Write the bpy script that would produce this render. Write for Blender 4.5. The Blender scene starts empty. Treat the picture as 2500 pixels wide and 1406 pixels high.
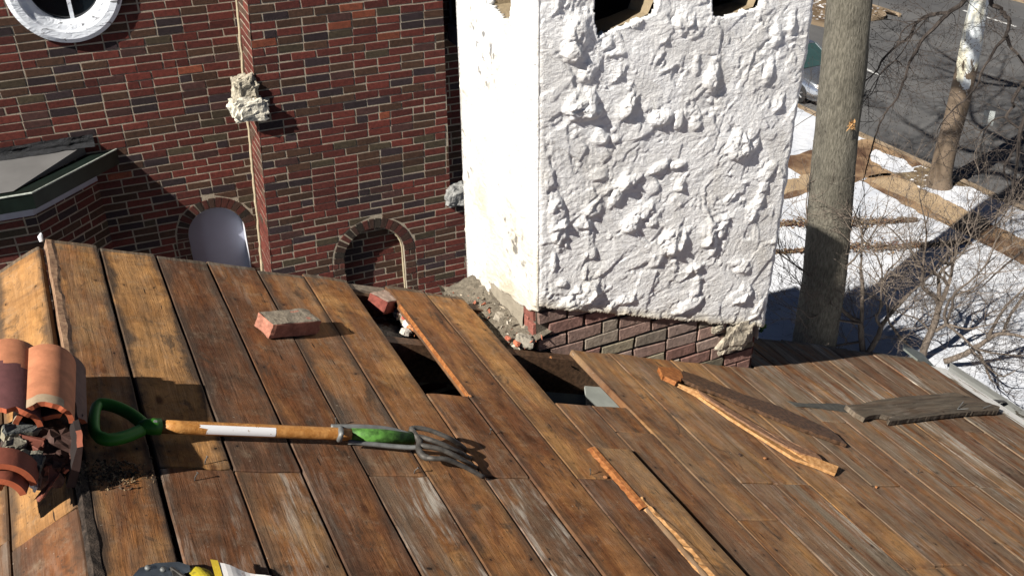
import bpy, math, random
import numpy as np
from mathutils import Vector, Matrix, noise

random.seed(11)
RNG = np.random.default_rng(11)
S = bpy.context.scene
COL = S.collection
rad = math.radians

# ------------------------------------------------------------------ camera
# world: +Y runs along the roof boards (away), +X down the roof slope, Z up, camera at the origin
F0, CX, CY = 2400.0, 1250.0, 703.0
PITCH, ROLL, YAW = math.atan(1393/2400), math.atan(60/4135), rad(25.5)
_fw = np.array([math.sin(YAW)*math.cos(PITCH), math.cos(YAW)*math.cos(PITCH), -math.sin(PITCH)])
_r = np.array([math.cos(YAW), -math.sin(YAW), 0.0]); _u = np.cross(_r, _fw)
CR = math.cos(ROLL)*_r - math.sin(ROLL)*_u
CU = math.cos(ROLL)*_u + math.sin(ROLL)*_r
cam = bpy.data.objects.new('camera', bpy.data.cameras.new('camera'))
COL.objects.link(cam)
cam.matrix_world = Matrix(((CR[0], CU[0], -_fw[0], 0), (CR[1], CU[1], -_fw[1], 0), (CR[2], CU[2], -_fw[2], 0), (0, 0, 0, 1)))
cam.data.sensor_width = 36.0
cam.data.lens = 36.0*F0/2500
cam.data.clip_start = 0.05
cam.data.clip_end = 2000
S.camera = cam

# ------------------------------------------------------------------ light
SUN_AZ, SUN_EL = rad(17), rad(40.5)
LT = np.array([math.cos(SUN_AZ)*math.cos(SUN_EL), math.sin(SUN_AZ)*math.cos(SUN_EL), -math.sin(SUN_EL)])   # way the light travels
wd = bpy.data.worlds.new('World'); S.world = wd; wd.use_nodes = True
wt = wd.node_tree; wt.nodes.clear()
sky = wt.nodes.new('ShaderNodeTexSky'); sky.sky_type = 'NISHITA'; sky.sun_disc = False
sky.sun_elevation = SUN_EL
sky.sun_rotation = math.atan2(-LT[0], -LT[1])
sky.air_density = 0.4; sky.dust_density = 0.05; sky.altitude = 8000
bg = wt.nodes.new('ShaderNodeBackground'); bg.inputs[1].default_value = 0.05
wo = wt.nodes.new('ShaderNodeOutputWorld')
wt.links.new(sky.outputs[0], bg.inputs[0]); wt.links.new(bg.outputs[0], wo.inputs[0])
sl = bpy.data.lights.new('sun', 'SUN'); sl.energy = 5.0; sl.angle = rad(0.5); sl.color = (1.0, 0.95, 0.87)
so = bpy.data.objects.new('sun', sl); COL.objects.link(so); so.location = (-20, -5, 20)
so.rotation_euler = Vector(LT).to_track_quat('-Z', 'Y').to_euler()
S.view_settings.view_transform = 'Standard'; S.view_settings.look = 'None'
S.view_settings.exposure = 0.80; S.view_settings.gamma = 1.0
S.cycles.max_bounces = 6; S.cycles.diffuse_bounces = 1; S.cycles.glossy_bounces = 2

# ------------------------------------------------------------------ photo-survey helpers (rays of the surveyed camera to real planes)
def ray(x, y):
    d = CR*(x-CX) + CU*(CY-y) + _fw*F0
    return d/np.linalg.norm(d)
def hit(x, y, p, n):
    d = ray(x, y); return d*(np.dot(p, n)/np.dot(d, n))
TH = rad(22.5)
RE = np.array([math.cos(TH), 0, -math.sin(TH)])     # down the slope
RY = np.array([0, 1.0, 0])
RN = np.array([math.sin(TH), 0, math.cos(TH)])
def RP(u, y, h=0.0): return RE*u + RY*y + RN*(h-1.5)
def rpx(x, y, h=0.0): return hit(x, y, RN*(h-1.5), RN)
def ruv(x, y, h=0.0):
    p = rpx(x, y, h); return float(p @ RE), float(p[1])
GZ = -10.5
def gpx(x, y, z=GZ): return hit(x, y, np.array([0, 0, z]), np.array([0, 0, 1.0]))
def ypx(x, y, Y): return hit(x, y, np.array([0, Y, 0]), np.array([0, 1.0, 0]))
def xpx(x, y, X): return hit(x, y, np.array([X, 0, 0]), np.array([1.0, 0, 0]))
def vpx(x, y, g, off=0.0):                           # vertical plane facing the viewer through ground point g
    n = np.array([g[0], g[1], 0.0]); n /= np.linalg.norm(n)
    return hit(x, y, np.asarray(g) - n*off, n)

# ------------------------------------------------------------------ numpy value noise
def _h(ix, iy, s):
    n = (ix.astype(np.int64)*374761393 + iy.astype(np.int64)*668265263 + s*1442695041) & 0xffffffff
    n = ((n ^ (n >> 13))*1274126177) & 0xffffffff
    return ((n ^ (n >> 16)) & 0xffff)/65535.0
def vn(x, y, s=0):
    x = np.asarray(x, float); y = np.asarray(y, float)
    ix, iy = np.floor(x), np.floor(y); fx, fy = x-ix, y-iy
    fx = fx*fx*(3-2*fx); fy = fy*fy*(3-2*fy)
    a, b, c, d = _h(ix, iy, s), _h(ix+1, iy, s), _h(ix, iy+1, s), _h(ix+1, iy+1, s)
    return (a*(1-fx)+b*fx)*(1-fy) + (c*(1-fx)+d*fx)*fy
def fbm(x, y, s=0, o=4):
    t = 0; a = .5
    for k in range(o):
        t = t + a*vn(x*2**k, y*2**k, s+k*17); a *= .5
    return t

# ------------------------------------------------------------------ mesh builder
class MB:
    def __init__(self): self.v = []; self.f = []; self.c = []
    def add(self, vs, fs, col=(1, 1, 1)):
        o = len(self.v)
        self.v.extend([tuple(float(q) for q in p) for p in vs])
        for f in fs: self.f.append(tuple(i+o for i in f)); self.c.append(col)
    def poly(self, pts, col=(1, 1, 1)): self.add(pts, [tuple(range(len(pts)))], col)
    def box(self, o, a, b, c, col=(1, 1, 1)):       # corner + three edge vectors
        o, a, b, c = map(np.asarray, (o, a, b, c))
        if np.dot(np.cross(a, b), c) < 0: a, b = b, a
        self.add([o, o+a, o+a+b, o+b, o+c, o+a+c, o+a+b+c, o+b+c],
                 [(3, 2, 1, 0), (4, 5, 6, 7), (0, 1, 5, 4), (1, 2, 6, 5), (2, 3, 7, 6), (3, 0, 4, 7)], col)
    def prism(self, pts, ext, col=(1, 1, 1), side=None):
        pts = [np.asarray(p, float) for p in pts]; n = len(pts); ext = np.asarray(ext, float)
        nn = sum((np.cross(pts[i]-pts[0], pts[(i+1) % n]-pts[0]) for i in range(1, n-1)), np.zeros(3))
        if np.dot(nn, ext) < 0: pts = pts[::-1]
        self.add(pts, [tuple(range(n))[::-1]], side or col)
        self.add([p+ext for p in pts], [tuple(range(n))], col)
        self.add(pts+[p+ext for p in pts], [(i, (i+1) % n, n+(i+1) % n, n+i) for i in range(n)], side or col)
    def tube(self, pts, rs, n=8, col=(1, 1, 1), cap=True, closed=False):
        pts = [np.asarray(p, float) for p in pts]; m = len(pts)
        if not hasattr(rs, '__len__'): rs = [rs]*m
        vs = []; up = None
        for i in range(m):
            if closed: t = pts[(i+1) % m]-pts[i-1]
            else: t = pts[min(i+1, m-1)]-pts[max(i-1, 0)]
            t = t/(np.linalg.norm(t)+1e-9)
            if up is None:
                up = np.array([0, 0, 1.0]) if abs(t[2]) < .8 else np.array([1.0, 0, 0])
            up = up - t*np.dot(up, t); up /= np.linalg.norm(up)+1e-9
            s = np.cross(t, up)
            for k in range(n):
                a = 2*math.pi*k/n
                vs.append(pts[i] + rs[i]*(math.cos(a)*up + math.sin(a)*s))
        fs = []
        for i in range(m if closed else m-1):
            j = (i+1) % m
            for k in range(n):
                k2 = (k+1) % n
                fs.append((i*n+k, i*n+k2, j*n+k2, j*n+k))
        if cap and not closed:
            fs.append(tuple(range(n))[::-1]); fs.append(tuple((m-1)*n+k for k in range(n)))
        self.add(vs, fs, col)
    def grid(self, P, col=(1, 1, 1), keep=None, cols=None):      # P: (ny, nx, 3)
        ny, nx = P.shape[:2]; o = len(self.v)
        self.v.extend(map(tuple, P.reshape(-1, 3).tolist()))
        for j in range(ny-1):
            for i in range(nx-1):
                if keep is not None and not keep[j, i]: continue
                a = o+j*nx+i
                self.f.append((a, a+1, a+nx+1, a+nx)); self.c.append(col if cols is None else tuple(cols[j, i]))
    def build(self, name, m, parent=None, smooth=False, matrix=None):
        me = bpy.data.meshes.new(name)
        me.from_pydata(self.v, [], self.f)
        at = me.color_attributes.new('tint', 'FLOAT_COLOR', 'CORNER')
        tot = np.array([len(f) for f in self.f])
        c = np.ones((len(self.c), 4), np.float32); c[:, :3] = np.array(self.c, np.float32).reshape(-1, 3)
        at.data.foreach_set('color', np.repeat(c, tot, axis=0).ravel())
        if smooth: me.polygons.foreach_set('use_smooth', np.ones(len(self.f), bool))
        me.update()
        o = bpy.data.objects.new(name, me); COL.objects.link(o)
        if m: me.materials.append(m)
        if matrix is not None: o.matrix_world = matrix
        if parent: child(o, parent)
        return o
def child(o, p):
    o.parent = p
    if p.type == 'EMPTY': o.matrix_parent_inverse = Matrix.Translation(-Vector(p.location))
    elif p.parent is not None or p.matrix_basis != Matrix.Identity(4): o.matrix_parent_inverse = (p.matrix_basis).inverted()
def tag(o, label, cat, group=None, kind=None):
    o['label'] = label; o['category'] = cat
    if group: o['group'] = group
    if kind: o['kind'] = kind
    return o
def thing(name, loc, label, cat, group=None):
    o = bpy.data.objects.new(name, None); COL.objects.link(o); o.location = tuple(float(q) for q in loc)
    o.empty_display_size = .1
    return tag(o, label, cat, group)
def struct(o): o['kind'] = 'structure'; return o

# ------------------------------------------------------------------ materials
class M:
    def __init__(self, name, rough=.8, metal=0.0, spec=.3):
        self.m = bpy.data.materials.new(name); self.m.use_nodes = True
        self.t = self.m.node_tree; self.b = self.t.nodes['Principled BSDF']
        self.b.inputs['Roughness'].default_value = rough
        self.b.inputs['Metallic'].default_value = metal
        self.b.inputs['Specular IOR Level'].default_value = spec
    def n(self, ty, **kw):
        nd = self.t.nodes.new('ShaderNode'+ty)
        for k, v in kw.items(): setattr(nd, k, v)
        return nd
    def set(self, sock, v):
        if hasattr(v, 'is_linked') or hasattr(v, 'links'): self.t.links.new(v, sock)
        else:
            if isinstance(v, (tuple, list)) and len(v) == 3 and sock.type == 'RGBA': v = (*v, 1)
            sock.default_value = v
    def obj(self): return self.n('TexCoord').outputs['Object']
    def gen(self): return self.n('TexCoord').outputs['Generated']
    def scale(self, v, s):
        q = self.n('VectorMath', operation='MULTIPLY'); self.set(q.inputs[0], v); q.inputs[1].default_value = s; return q.outputs[0]
    def vadd(self, v, w):
        q = self.n('VectorMath', operation='ADD'); self.set(q.inputs[0], v); self.set(q.inputs[1], w); return q.outputs[0]
    def noise(self, v, sc=1, det=4, ro=.6, dist=0.0, color=False):
        q = self.n('TexNoise'); self.set(q.inputs['Vector'], v); q.inputs['Scale'].default_value = sc
        q.inputs['Detail'].default_value = det; q.inputs['Roughness'].default_value = ro; q.inputs['Distortion'].default_value = dist
        return q.outputs['Color' if color else 'Fac']
    def voro(self, v, sc, out='Distance', feat='F1'):
        q = self.n('TexVoronoi', feature=feat); self.set(q.inputs['Vector'], v); q.inputs['Scale'].default_value = sc; return q.outputs[out]
    def ramp(self, f, *stops, ease='EASE'):
        q = self.n('ValToRGB'); self.set(q.inputs[0], f); r = q.color_ramp; r.interpolation = ease
        while len(r.elements) < len(stops): r.elements.new(.5)
        for e, (p, c) in zip(r.elements, stops):
            e.position = p; e.color = (c, c, c, 1) if not hasattr(c, '__len__') else (*c, 1)
        return q.outputs[0]
    def mr(self, f, a, b, c=0.0, d=1.0):
        q = self.n('MapRange', interpolation_type='SMOOTHSTEP'); self.set(q.inputs[0], f)
        for i, v in zip((1, 2, 3, 4), (a, b, c, d)): self.set(q.inputs[i], v)
        return q.outputs[0]
    def math(self, op, a, b=0.0):
        q = self.n('Math', operation=op); self.set(q.inputs[0], a); self.set(q.inputs[1], b); return q.outputs[0]
    def mix(self, f, a, b, mode='MIX'):
        q = self.n('Mix', data_type='RGBA', blend_type=mode); self.set(q.inputs[0], f); self.set(q.inputs[6], a); self.set(q.inputs[7], b); return q.outputs[2]
    def sep(self, v):
        q = self.n('SeparateXYZ'); self.set(q.inputs[0], v); return q.outputs
    def attr(self, name='tint'):
        return self.n('Attribute', attribute_name=name).outputs['Color']
    def bump(self, h, st=.3, d=.01):
        q = self.n('Bump'); self.set(q.inputs['Height'], h); q.inputs['Strength'].default_value = st; q.inputs['Distance'].default_value = d
        self.t.links.new(q.outputs[0], self.b.inputs['Normal'])
    def col(self, c): self.set(self.b.inputs['Base Color'], c); return self

def plain(name, c, rough=.7, metal=0.0, var=.25, sc=20, bump=.15, bd=.004, spec=.3):
    k = M(name, rough, metal, spec); v = k.obj()
    nz = k.noise(v, sc, 6)
    k.col(k.mix(k.mr(nz, .3, .75), tuple(q*(1-var) for q in c), tuple(min(1, q*(1+var)) for q in c)))
    if bump: k.bump(k.noise(v, sc*4, 5), bump, bd)
    return k.m
def tinted(name, rough=.85, var=.35, sc=25, bump=.35, bd=.006, spots=0.0):
    k = M(name, rough); v = k.obj()
    nz = k.noise(v, sc, 7, .65)
    c = k.mix(1.0, k.attr(), k.ramp(nz, (.25, 1-var), (.75, 1+var)), 'MULTIPLY')
    if spots:
        sp = k.mr(k.noise(v, sc*2.3, 4), .62, .72, 0, spots); c = k.mix(sp, c, (.33, .29, .23))
    k.col(c); k.bump(k.noise(v, sc*3, 6), bump, bd)
    return k.m

def wood(name):
    """Sheathing boards; the object colour holds (redness, greyness, white scuffs, edge stain); the tint's red channel marks weathered ends."""
    k = M(name, .85, spec=.08); oi = k.n('ObjectInfo')
    rx = k.n('CombineXYZ')
    k.set(rx.inputs[0], k.math('MULTIPLY', oi.outputs['Random'], 41.0)); k.set(rx.inputs[1], k.math('MULTIPLY', oi.outputs['Random'], 97.0))
    ob = k.obj(); v = k.vadd(ob, rx.outputs[0])
    oc = k.n('SeparateColor'); k.t.links.new(oi.outputs['Color'], oc.inputs[0]); R, G, B, A = oc.outputs[0], oc.outputs[1], oc.outputs[2], oi.outputs['Alpha']
    wv = k.vadd(v, k.scale(k.noise(k.scale(v, (5, 1.3, 1)), 1, 3, color=True), (.06, .12, 0)))
    g1 = k.noise(k.scale(wv, (75, 3.0, 30)), 1, 8, .66, .5)
    g2 = k.noise(k.scale(v, (300, 14, 60)), 1, 4, .6)
    mott = k.noise(k.scale(v, (24, 12, 1)), 1, 8, .72, .6)
    patch = k.noise(k.scale(v, (7, 2.2, 1)), 1, 6, .66, .5)
    rw = k.n('TexWave', wave_type='BANDS', bands_direction='X', wave_profile='SAW')
    k.set(rw.inputs['Vector'], k.scale(wv, (1, .07, 1))); rw.inputs['Scale'].default_value = 19; rw.inputs['Distortion'].default_value = 8
    rw.inputs['Detail'].default_value = 3; rw.inputs['Detail Scale'].default_value = 1.3
    t = k.math('ADD', patch, k.math('MULTIPLY', k.math('SUBTRACT', R, .48), 1.5))
    c = k.ramp(t, (.28, (.38, .192, .068)), (.43, (.250, .108, .039)), (.56, (.152, .060, .025)), (.76, (.084, .038, .022)))
    rings = k.mix(1, c, k.ramp(rw.outputs['Fac'], (.0, 1.1), (.8, .92), (1, .58)), 'MULTIPLY')
    c = k.mix(k.mr(k.noise(k.scale(v, (6, 2, 1)), 1, 3), .4, .65, .05, .6), c, rings)
    c = k.mix(1, c, k.ramp(g1, (.28, .72), (.5, 1.0), (.72, 1.16)), 'MULTIPLY')
    c = k.mix(1, c, k.ramp(mott, (.30, .55), (.5, 1.0), (.70, 1.38)), 'MULTIPLY')
    # bands left where courses of tile and felt lay
    bands = k.noise(k.scale(v, (2.6, 5.5, 1)), 1, 6, .7, .4)
    c = k.mix(k.mr(bands, .47, .60, 0, .62), c, k.mix(1, c, (.56, .50, .46), 'MULTIPLY'))
    # grey-tan weathering and dust
    gm = k.math('MULTIPLY', k.mr(k.noise(k.scale(wv, (18, 2.0, 1)), 1, 7, .68), .34, .60), G)
    c = k.mix(gm, c, k.ramp(g1, (.25, (.115, .085, .058)), (.5, (.20, .155, .108)), (.75, (.28, .225, .165))))
    c = k.mix(k.mr(k.noise(k.vadd(v, (3, 8, 0)), 14, 8, .75), .50, .72, 0, .42), c, (.29, .225, .155))
    # dark stain clouds with ragged edges
    dk = k.mr(k.noise(k.scale(v, (10, 4.5, 1)), 1, 8, .74, .8), .55, .66, 0, .72)
    c = k.mix(dk, c, (.052, .039, .029))
    gx = k.sep(k.gen())[0]
    ed = k.math('ABSOLUTE', k.math('SUBTRACT', gx, .5))
    ed = k.math('ADD', ed, k.math('MULTIPLY', k.math('SUBTRACT', k.noise(k.scale(v, (5, 4.2, 1)), 1, 6, .68), .5), .62))
    c = k.mix(k.math('MULTIPLY', k.mr(ed, .31, .47, 0, .9), A), c, (.058, .043, .033))
    # weathered far ends
    en = k.math('ADD', k.sep(k.attr())[0], k.math('MULTIPLY', k.math('SUBTRACT', k.noise(k.scale(v, (13, 9, 1)), 1, 6, .7), .5), 1.1))
    c = k.mix(k.mr(en, .45, .75, 0, .85), c, k.ramp(g1, (.3, (.05, .042, .034)), (.7, (.15, .125, .095))))
    # pale scuffs
    ws = k.mr(k.noise(k.scale(wv, (55, 4.0, 1)), 1, 8, .72), .44, .60)
    wp = k.mr(k.noise(k.scale(v, (9, 3.0, 1)), 1, 5, .65), .44, .58)
    c = k.mix(k.math('MULTIPLY', k.math('MULTIPLY', k.math('MULTIPLY', ws, wp), k.mr(k.noise(k.scale(v, (4, 1.6, 1)), 1, 3), .38, .62, .1, 1.0)), k.math('MULTIPLY', B, .80)), c, (.46, .41, .345))
    # nails over the rafters: dark heads with a rust halo
    lo = k.sep(oi.outputs['Location'])[1]; ywd = k.math('ADD', k.sep(ob)[1], lo)
    jn = k.noise(k.scale(v, (9, 2.2, 0)), 1, 1, color=True); js = k.sep(jn)
    q = k.math('FRACT', k.math('DIVIDE', k.math('ADD', ywd, 10.0-2.118+.22), .48))
    dy = k.math('ADD', k.math('MULTIPLY', k.math('SUBTRACT', q, .5), .48), k.math('MULTIPLY', k.math('SUBTRACT', js[1], .5), .09))
    dx = k.math('MULTIPLY', k.math('SUBTRACT', k.math('ABSOLUTE', k.math('SUBTRACT', gx, .5)), k.math('ADD', .16, k.math('MULTIPLY', js[0], .30))), .19)
    dd = k.math('SQRT', k.math('ADD', k.math('MULTIPLY', dx, dx), k.math('MULTIPLY', dy, dy)))
    nk = k.mr(js[2], .44, .50)
    c = k.mix(k.math('MULTIPLY', k.mr(dd, .020, .006, 0, .42), nk), c, (.05, .03, .022))
    c = k.mix(k.math('MULTIPLY', k.mr(dd, .0056, .0036, 0, .9), nk), c, (.018, .014, .012))
    # knots, splits, specks
    kv = k.voro(k.scale(v, (5.5, 2.6, 0)), 1)
    c = k.mix(k.mr(kv, .09, .04, 0, .8), c, (.065, .026, .014))
    sv = k.voro(k.scale(wv, (24, 3.2, 0)), 1); c = k.mix(k.mr(sv, .085, .04, 0, .9), c, (.022, .017, .014))
    sp = k.noise(v, 85, 4, .6); c = k.mix(k.mr(sp, .63, .70, 0, .75), c, (.040, .030, .023))
    sp2 = k.noise(k.vadd(v, (9, 4, 2)), 62, 3); c = k.mix(k.mr(sp2, .68, .75, 0, .6), c, (.42, .35, .27))
    k.col(c)
    k.bump(k.math('ADD', k.math('ADD', k.math('MULTIPLY', g1, .7), k.math('MULTIPLY', g2, .35)), k.math('MULTIPLY', mott, .7)), .6, .005)
    return k.m

WOOD = wood('weathered_board')
def rawwood(name, a, b, rough=.6):
    k = M(name, rough); v = k.obj()
    g = k.noise(k.scale(v, (60, 60, 60)), 1, 5)
    k.col(k.mix(k.mr(g, .35, .68), a, b)); k.bump(k.noise(v, 160, 4), .5, .003); return k.m
RAW = rawwood('fresh_split_wood', (.21, .070, .019), (.36, .145, .045))
RAWPALE = rawwood('pale_split_wood', (.30, .145, .05), (.50, .28, .12))
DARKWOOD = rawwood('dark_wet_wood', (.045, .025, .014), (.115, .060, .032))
GREYWOOD = rawwood('grey_rotten_wood', (.13, .105, .08), (.235, .19, .145))
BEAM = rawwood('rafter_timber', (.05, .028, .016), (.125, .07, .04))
BRICKM = tinted('brick', .88, .32, 38, .5, .006, .10)
BRICKOLD = tinted('weathered_brick', .92, .35, 30, .6, .008, .30)
TINT = tinted('rough_rubble', .9, .3, 40, .5, .006)
CLAY = tinted('terracotta', .75, .22, 18, .25, .004)
SMOOTHT = tinted('painted_surface', .45, .08, 12, .05, .002)
def mortar(name, c):
    k = M(name, .95); v = k.obj()
    k.col(k.mix(k.noise(v, 22, 7), tuple(q*.62 for q in c), tuple(q*1.35 for q in c)))
    k.bump(k.noise(v, 110, 6, .7), .8, .008); return k.m
MORTAR = mortar('mortar', (.34, .287, .22))
MORTARD = mortar('old_mortar', (.13, .11, .085))
CEMENT = mortar('cement_render', (.33, .29, .225))
METAL = plain('galvanised_steel', (.20, .205, .20), .6, .45, .25, 30, .2, .002)
DARKMETAL = plain('worn_iron', (.085, .078, .07), .6, .4, .4, 45, .3, .002)
def procbrick(name):
    k = M(name, .9); tc = k.n('TexCoord')
    q = k.n('TexBrick'); s = k.sep(tc.outputs['Object']); cb = k.n('CombineXYZ')
    k.set(cb.inputs[0], k.math('ADD', s[0], s[1])); k.set(cb.inputs[1], s[2]); k.set(q.inputs['Vector'], cb.outputs[0])
    q.inputs['Color1'].default_value = (.12, .03, .02, 1); q.inputs['Color2'].default_value = (.05, .03, .022, 1); q.inputs['Mortar'].default_value = (.3, .25, .19, 1)
    q.inputs['Scale'].default_value = 1; q.inputs['Brick Width'].default_value = .21; q.inputs['Row Height'].default_value = .0695; q.inputs['Mortar Size'].default_value = .011
    k.col(q.outputs[0]); return k.m
PBRICK = procbrick('plain_brickwork')

def stucco():
    k = M('white_stucco', .9, spec=.15); v = k.obj()
    a = k.noise(v, 5, 6, .6, .5); b = k.noise(v, 2.2, 4)
    c = k.mix(k.mr(a, .35, .62), (.76, .75, .73), (.88, .88, .875))
    c = k.mix(k.mr(b, .58, .72, 0, .5), c, (.66, .635, .585))
    c = k.mix(k.mr(k.noise(k.scale(v, (11, 11, 1.1)), 1, 6, .6), .52, .70, 0, .30), c, (.60, .565, .50))
    c = k.mix(1.0, c, k.attr(), 'MULTIPLY')
    c = k.mix(k.mr(k.voro(k.vadd(v, k.scale(k.noise(v, 7, 3, color=True), (.12, .12, .12))), 4.2, 'Distance', 'DISTANCE_TO_EDGE'), .006, .002, 0, .5), c, (.42, .39, .35))
    c = k.mix(k.mr(k.voro(v, 17), .07, .035, 0, .5), c, (.35, .31, .26))
    k.col(c)
    k.bump(k.math('ADD', k.noise(v, 70, 8, .72), k.math('MULTIPLY', k.noise(k.scale(v, (1.0, 1, 2.6)), 16, 5, .6, .8), 1.3)), .6, .012)
    return k.m
STUCCO = stucco()

# ------------------------------------------------------------------ brick laying
PAL = [((.108, .024, .017), .32), ((.084, .020, .015), .18), ((.062, .030, .018), .20), ((.032, .020, .022), .12),
       ((.055, .040, .024), .05), ((.060, .026, .022), .05), ((.20, .055, .028), .02)]
def pick(pal=PAL):
    r = random.random()*sum(w for _, w in pal)
    for c, w in pal:
        r -= w
        if r <= 0: break
    k = random.uniform(.66, 1.1)
    return tuple(q*k for q in c)
def sub(iv, cuts):
    out = [iv]
    for a, b in cuts:
        nw = []
        for p, q in out:
            if b <= p or a >= q: nw.append((p, q)); continue
            if a > p: nw.append((p, a))
            if b < q: nw.append((b, q))
        out = nw
    return out
def brick8(mb, P, ch, col, depth):
    """P: four front corners as (s, z) list, fr applied by caller -> here P is callable(out, i, inset)."""
    vs = [P(-depth, i, 0) for i in range(4)] + [P(ch*.0, i, 0) for i in range(4)] + [P(ch, i, ch) for i in range(4)]
    fs = [(0, 1, 5, 4), (1, 2, 6, 5), (2, 3, 7, 6), (3, 0, 4, 7), (4, 5, 9, 8), (5, 6, 10, 9), (6, 7, 11, 10), (7, 4, 8, 11), (8, 9, 10, 11)]
    mb.add(vs, fs, col)
def lay(mb, mo, fr, z0, z1, L, R, cuts=lambda z, h: [], mcuts=None, bl=.21, ch=.0695, j=.0125, proud=.0035, pal=PAL, off0=0.0, jit=.0018, header=.08):
    """Courses of brick on the surface fr(s, out, z)."""
    z = z0; k = 0
    while z < z1 - .01:
        zt = min(z+ch, z1); zm = (z+zt)/2
        l, r = L(zm), R(zm)
        for p, q in sub((l, r), (mcuts or cuts)(zm, ch)):
            mo.add([fr(p, 0, z), fr(q, 0, z), fr(q, 0, zt), fr(p, 0, zt)], [(0, 1, 2, 3)])
        s = l - (0 if k % 2 else bl/2) + off0; cts = cuts(zm, 0)
        spans = []
        while s < r:
            b = bl
            if random.random() < header: b = bl/2
            spans.append((s, s+b)); s += b
        for a, b in spans:
            a2, b2 = max(a, l-j/2), min(b, r+j/2)
            if b2-a2 < .025: continue
            for p, q in sub((a2, b2), cts):
                if q-p < .03: continue
                pb = pt = p+j/2; qb = qt = q-j/2
                if cts and (p > a2+1e-6 or q < b2-1e-6):
                    for lo_, zz_ in ((True, z+j/2), (False, zt-j/2)):
                        iv = cuts(zz_, 0)
                        for c0, c1 in (iv or []):
                            if q < b2-1e-6 and abs(c0-q) < .2: 
                                e = max(p+.01, min(b2-j/2, c0-j*.6)); qb, qt = (e, qt) if lo_ else (qb, e)
                            if p > a2+1e-6 and abs(c1-p) < .2:
                                e = min(q-.01, max(a2+j/2, c1+j*.6)); pb, pt = (e, pt) if lo_ else (pb, e)
                        if not iv:
                            if q < b2-1e-6: qt = b2-j/2
                            if p > a2+1e-6: pt = a2+j/2
                cs = [(pb, z+j/2), (qb, z+j/2), (qt, zt-j/2), (pt, zt-j/2)]
                cs = [(x+random.gauss(0, jit), y+random.gauss(0, jit)) for x, y in cs]
                mx = sum(c[0] for c in cs)/4; my = sum(c[1] for c in cs)/4; po = max(proud*.6, random.gauss(proud, .0012))
                def P(o, i, ins, cs=cs, mx=mx, my=my, po=po):
                    x, y = cs[i]; x += math.copysign(ins, mx-x); y += math.copysign(ins, my-y)
                    return fr(x, po-.002+o if o >= 0 else -.002, y)
                brick8(mb, P, .0022, pick(pal), .02)
        z = zt; k += 1
def arch_half(ac, zc, r):
    def f(z, h):
        lo = z-h/2; d = 0 if lo < zc else lo-zc
        return [] if d >= r else [(ac-math.sqrt(r*r-d*d), ac+math.sqrt(r*r-d*d))]
    return f
def voussoirs(mb, mo, fr, ac, zc, ri, ro, n, proud=.005):
    for i in range(n):
        a0 = math.pi*(i+.5)/n - math.pi/n*.40 + random.gauss(0, .008); a1 = math.pi*(i+.5)/n + math.pi/n*.40 + random.gauss(0, .008)
        r0, r1 = ri+.004, ro-.006+random.gauss(0, .004)
        cs = [(r1, a0), (r1, a1), (r0, a1), (r0, a0)]
        def P(o, q, ins, cs=cs):
            r, a = cs[q]; r += ins*(1 if r < (ri+ro)/2 else -1)
            return fr(ac+r*math.cos(a), proud+o if o >= 0 else -.002, zc+r*math.sin(a))
        brick8(mb, P, .0025, pick([((.075, .022, .016), .5), ((.045, .023, .016), .4), ((.03, .022, .016), .2)]), .02)
    N = 40
    for i in range(N):
        a, b = math.pi*i/N, math.pi*(i+1)/N
        mo.add([fr(ac+r*math.cos(t), .0008, zc+r*math.sin(t)) for r, t in ((ri, a), (ro+.006, a), (ro+.006, b), (ri, b))], [(0, 1, 2, 3)])

# ================================================================== GROUND AND STREET
def snowmat():
    k = M('snow', .7, spec=.2); v = k.obj()
    a = k.noise(v, .9, 6, .6)
    c = k.mix(k.mr(a, .35, .6), (.47, .495, .545), (.60, .615, .65))
    c = k.mix(k.mr(k.noise(v, 6, 6, .7), .66, .74, 0, .3), c, (.40, .36, .31))
    k.col(c); k.bump(k.noise(v, 3.5, 7, .6), .5, .08); return k.m
SNOW = snowmat()
def asphalt():
    k = M('asphalt', .85); v = k.obj()
    c = k.mix(k.mr(k.noise(k.scale(v, (.5, .12, 1)), 1, 7, .65), .3, .7), (.085, .085, .088), (.145, .143, .142))
    c = k.mix(k.mr(k.noise(k.scale(v, (3, .3, 1)), 1, 4), .55, .72, 0, .5), c, (.19, .19, .188))
    c = k.mix(k.noise(v, 60, 3), c, k.mix(1, c, (.55, .55, .55), 'MULTIPLY'))
    k.col(c); k.bump(k.noise(v, 120, 3), .3, .01); return k.m
ASPH = asphalt()
def mixground(name, a, b, sc, lo=.4, hi=.6, third=None):
    k = M(name, .85); v = k.obj()
    c = k.mix(k.mr(k.noise(v, sc, 7, .65, .3), lo, hi), a, b)
    if third: c = k.mix(k.mr(k.noise(k.vadd(v, (5, 3, 1)), sc*1.7, 6, .7), .56, .64), c, third)
    k.col(c); k.bump(k.noise(v, 30, 5), .3, .01); return k.m
WALKWET = mixground('wet_sidewalk', (.085, .045, .026), (.30, .20, .115), .8, .38, .62)
WALKDRY = mixground('dry_sidewalk', (.30, .215, .13), (.38, .28, .175), 1.3)
KERBM = mixground('kerb_stone', (.17, .125, .08), (.29, .22, .15), 1.5)
VERGE = mixground('verge_grass', (.10, .07, .04), (.20, .15, .09), 3, .4, .6, (.88, .89, .92))
VERGES = mixground('verge_snow', (.49, .51, .555), (.60, .615, .65), 2, .4, .6)

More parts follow.
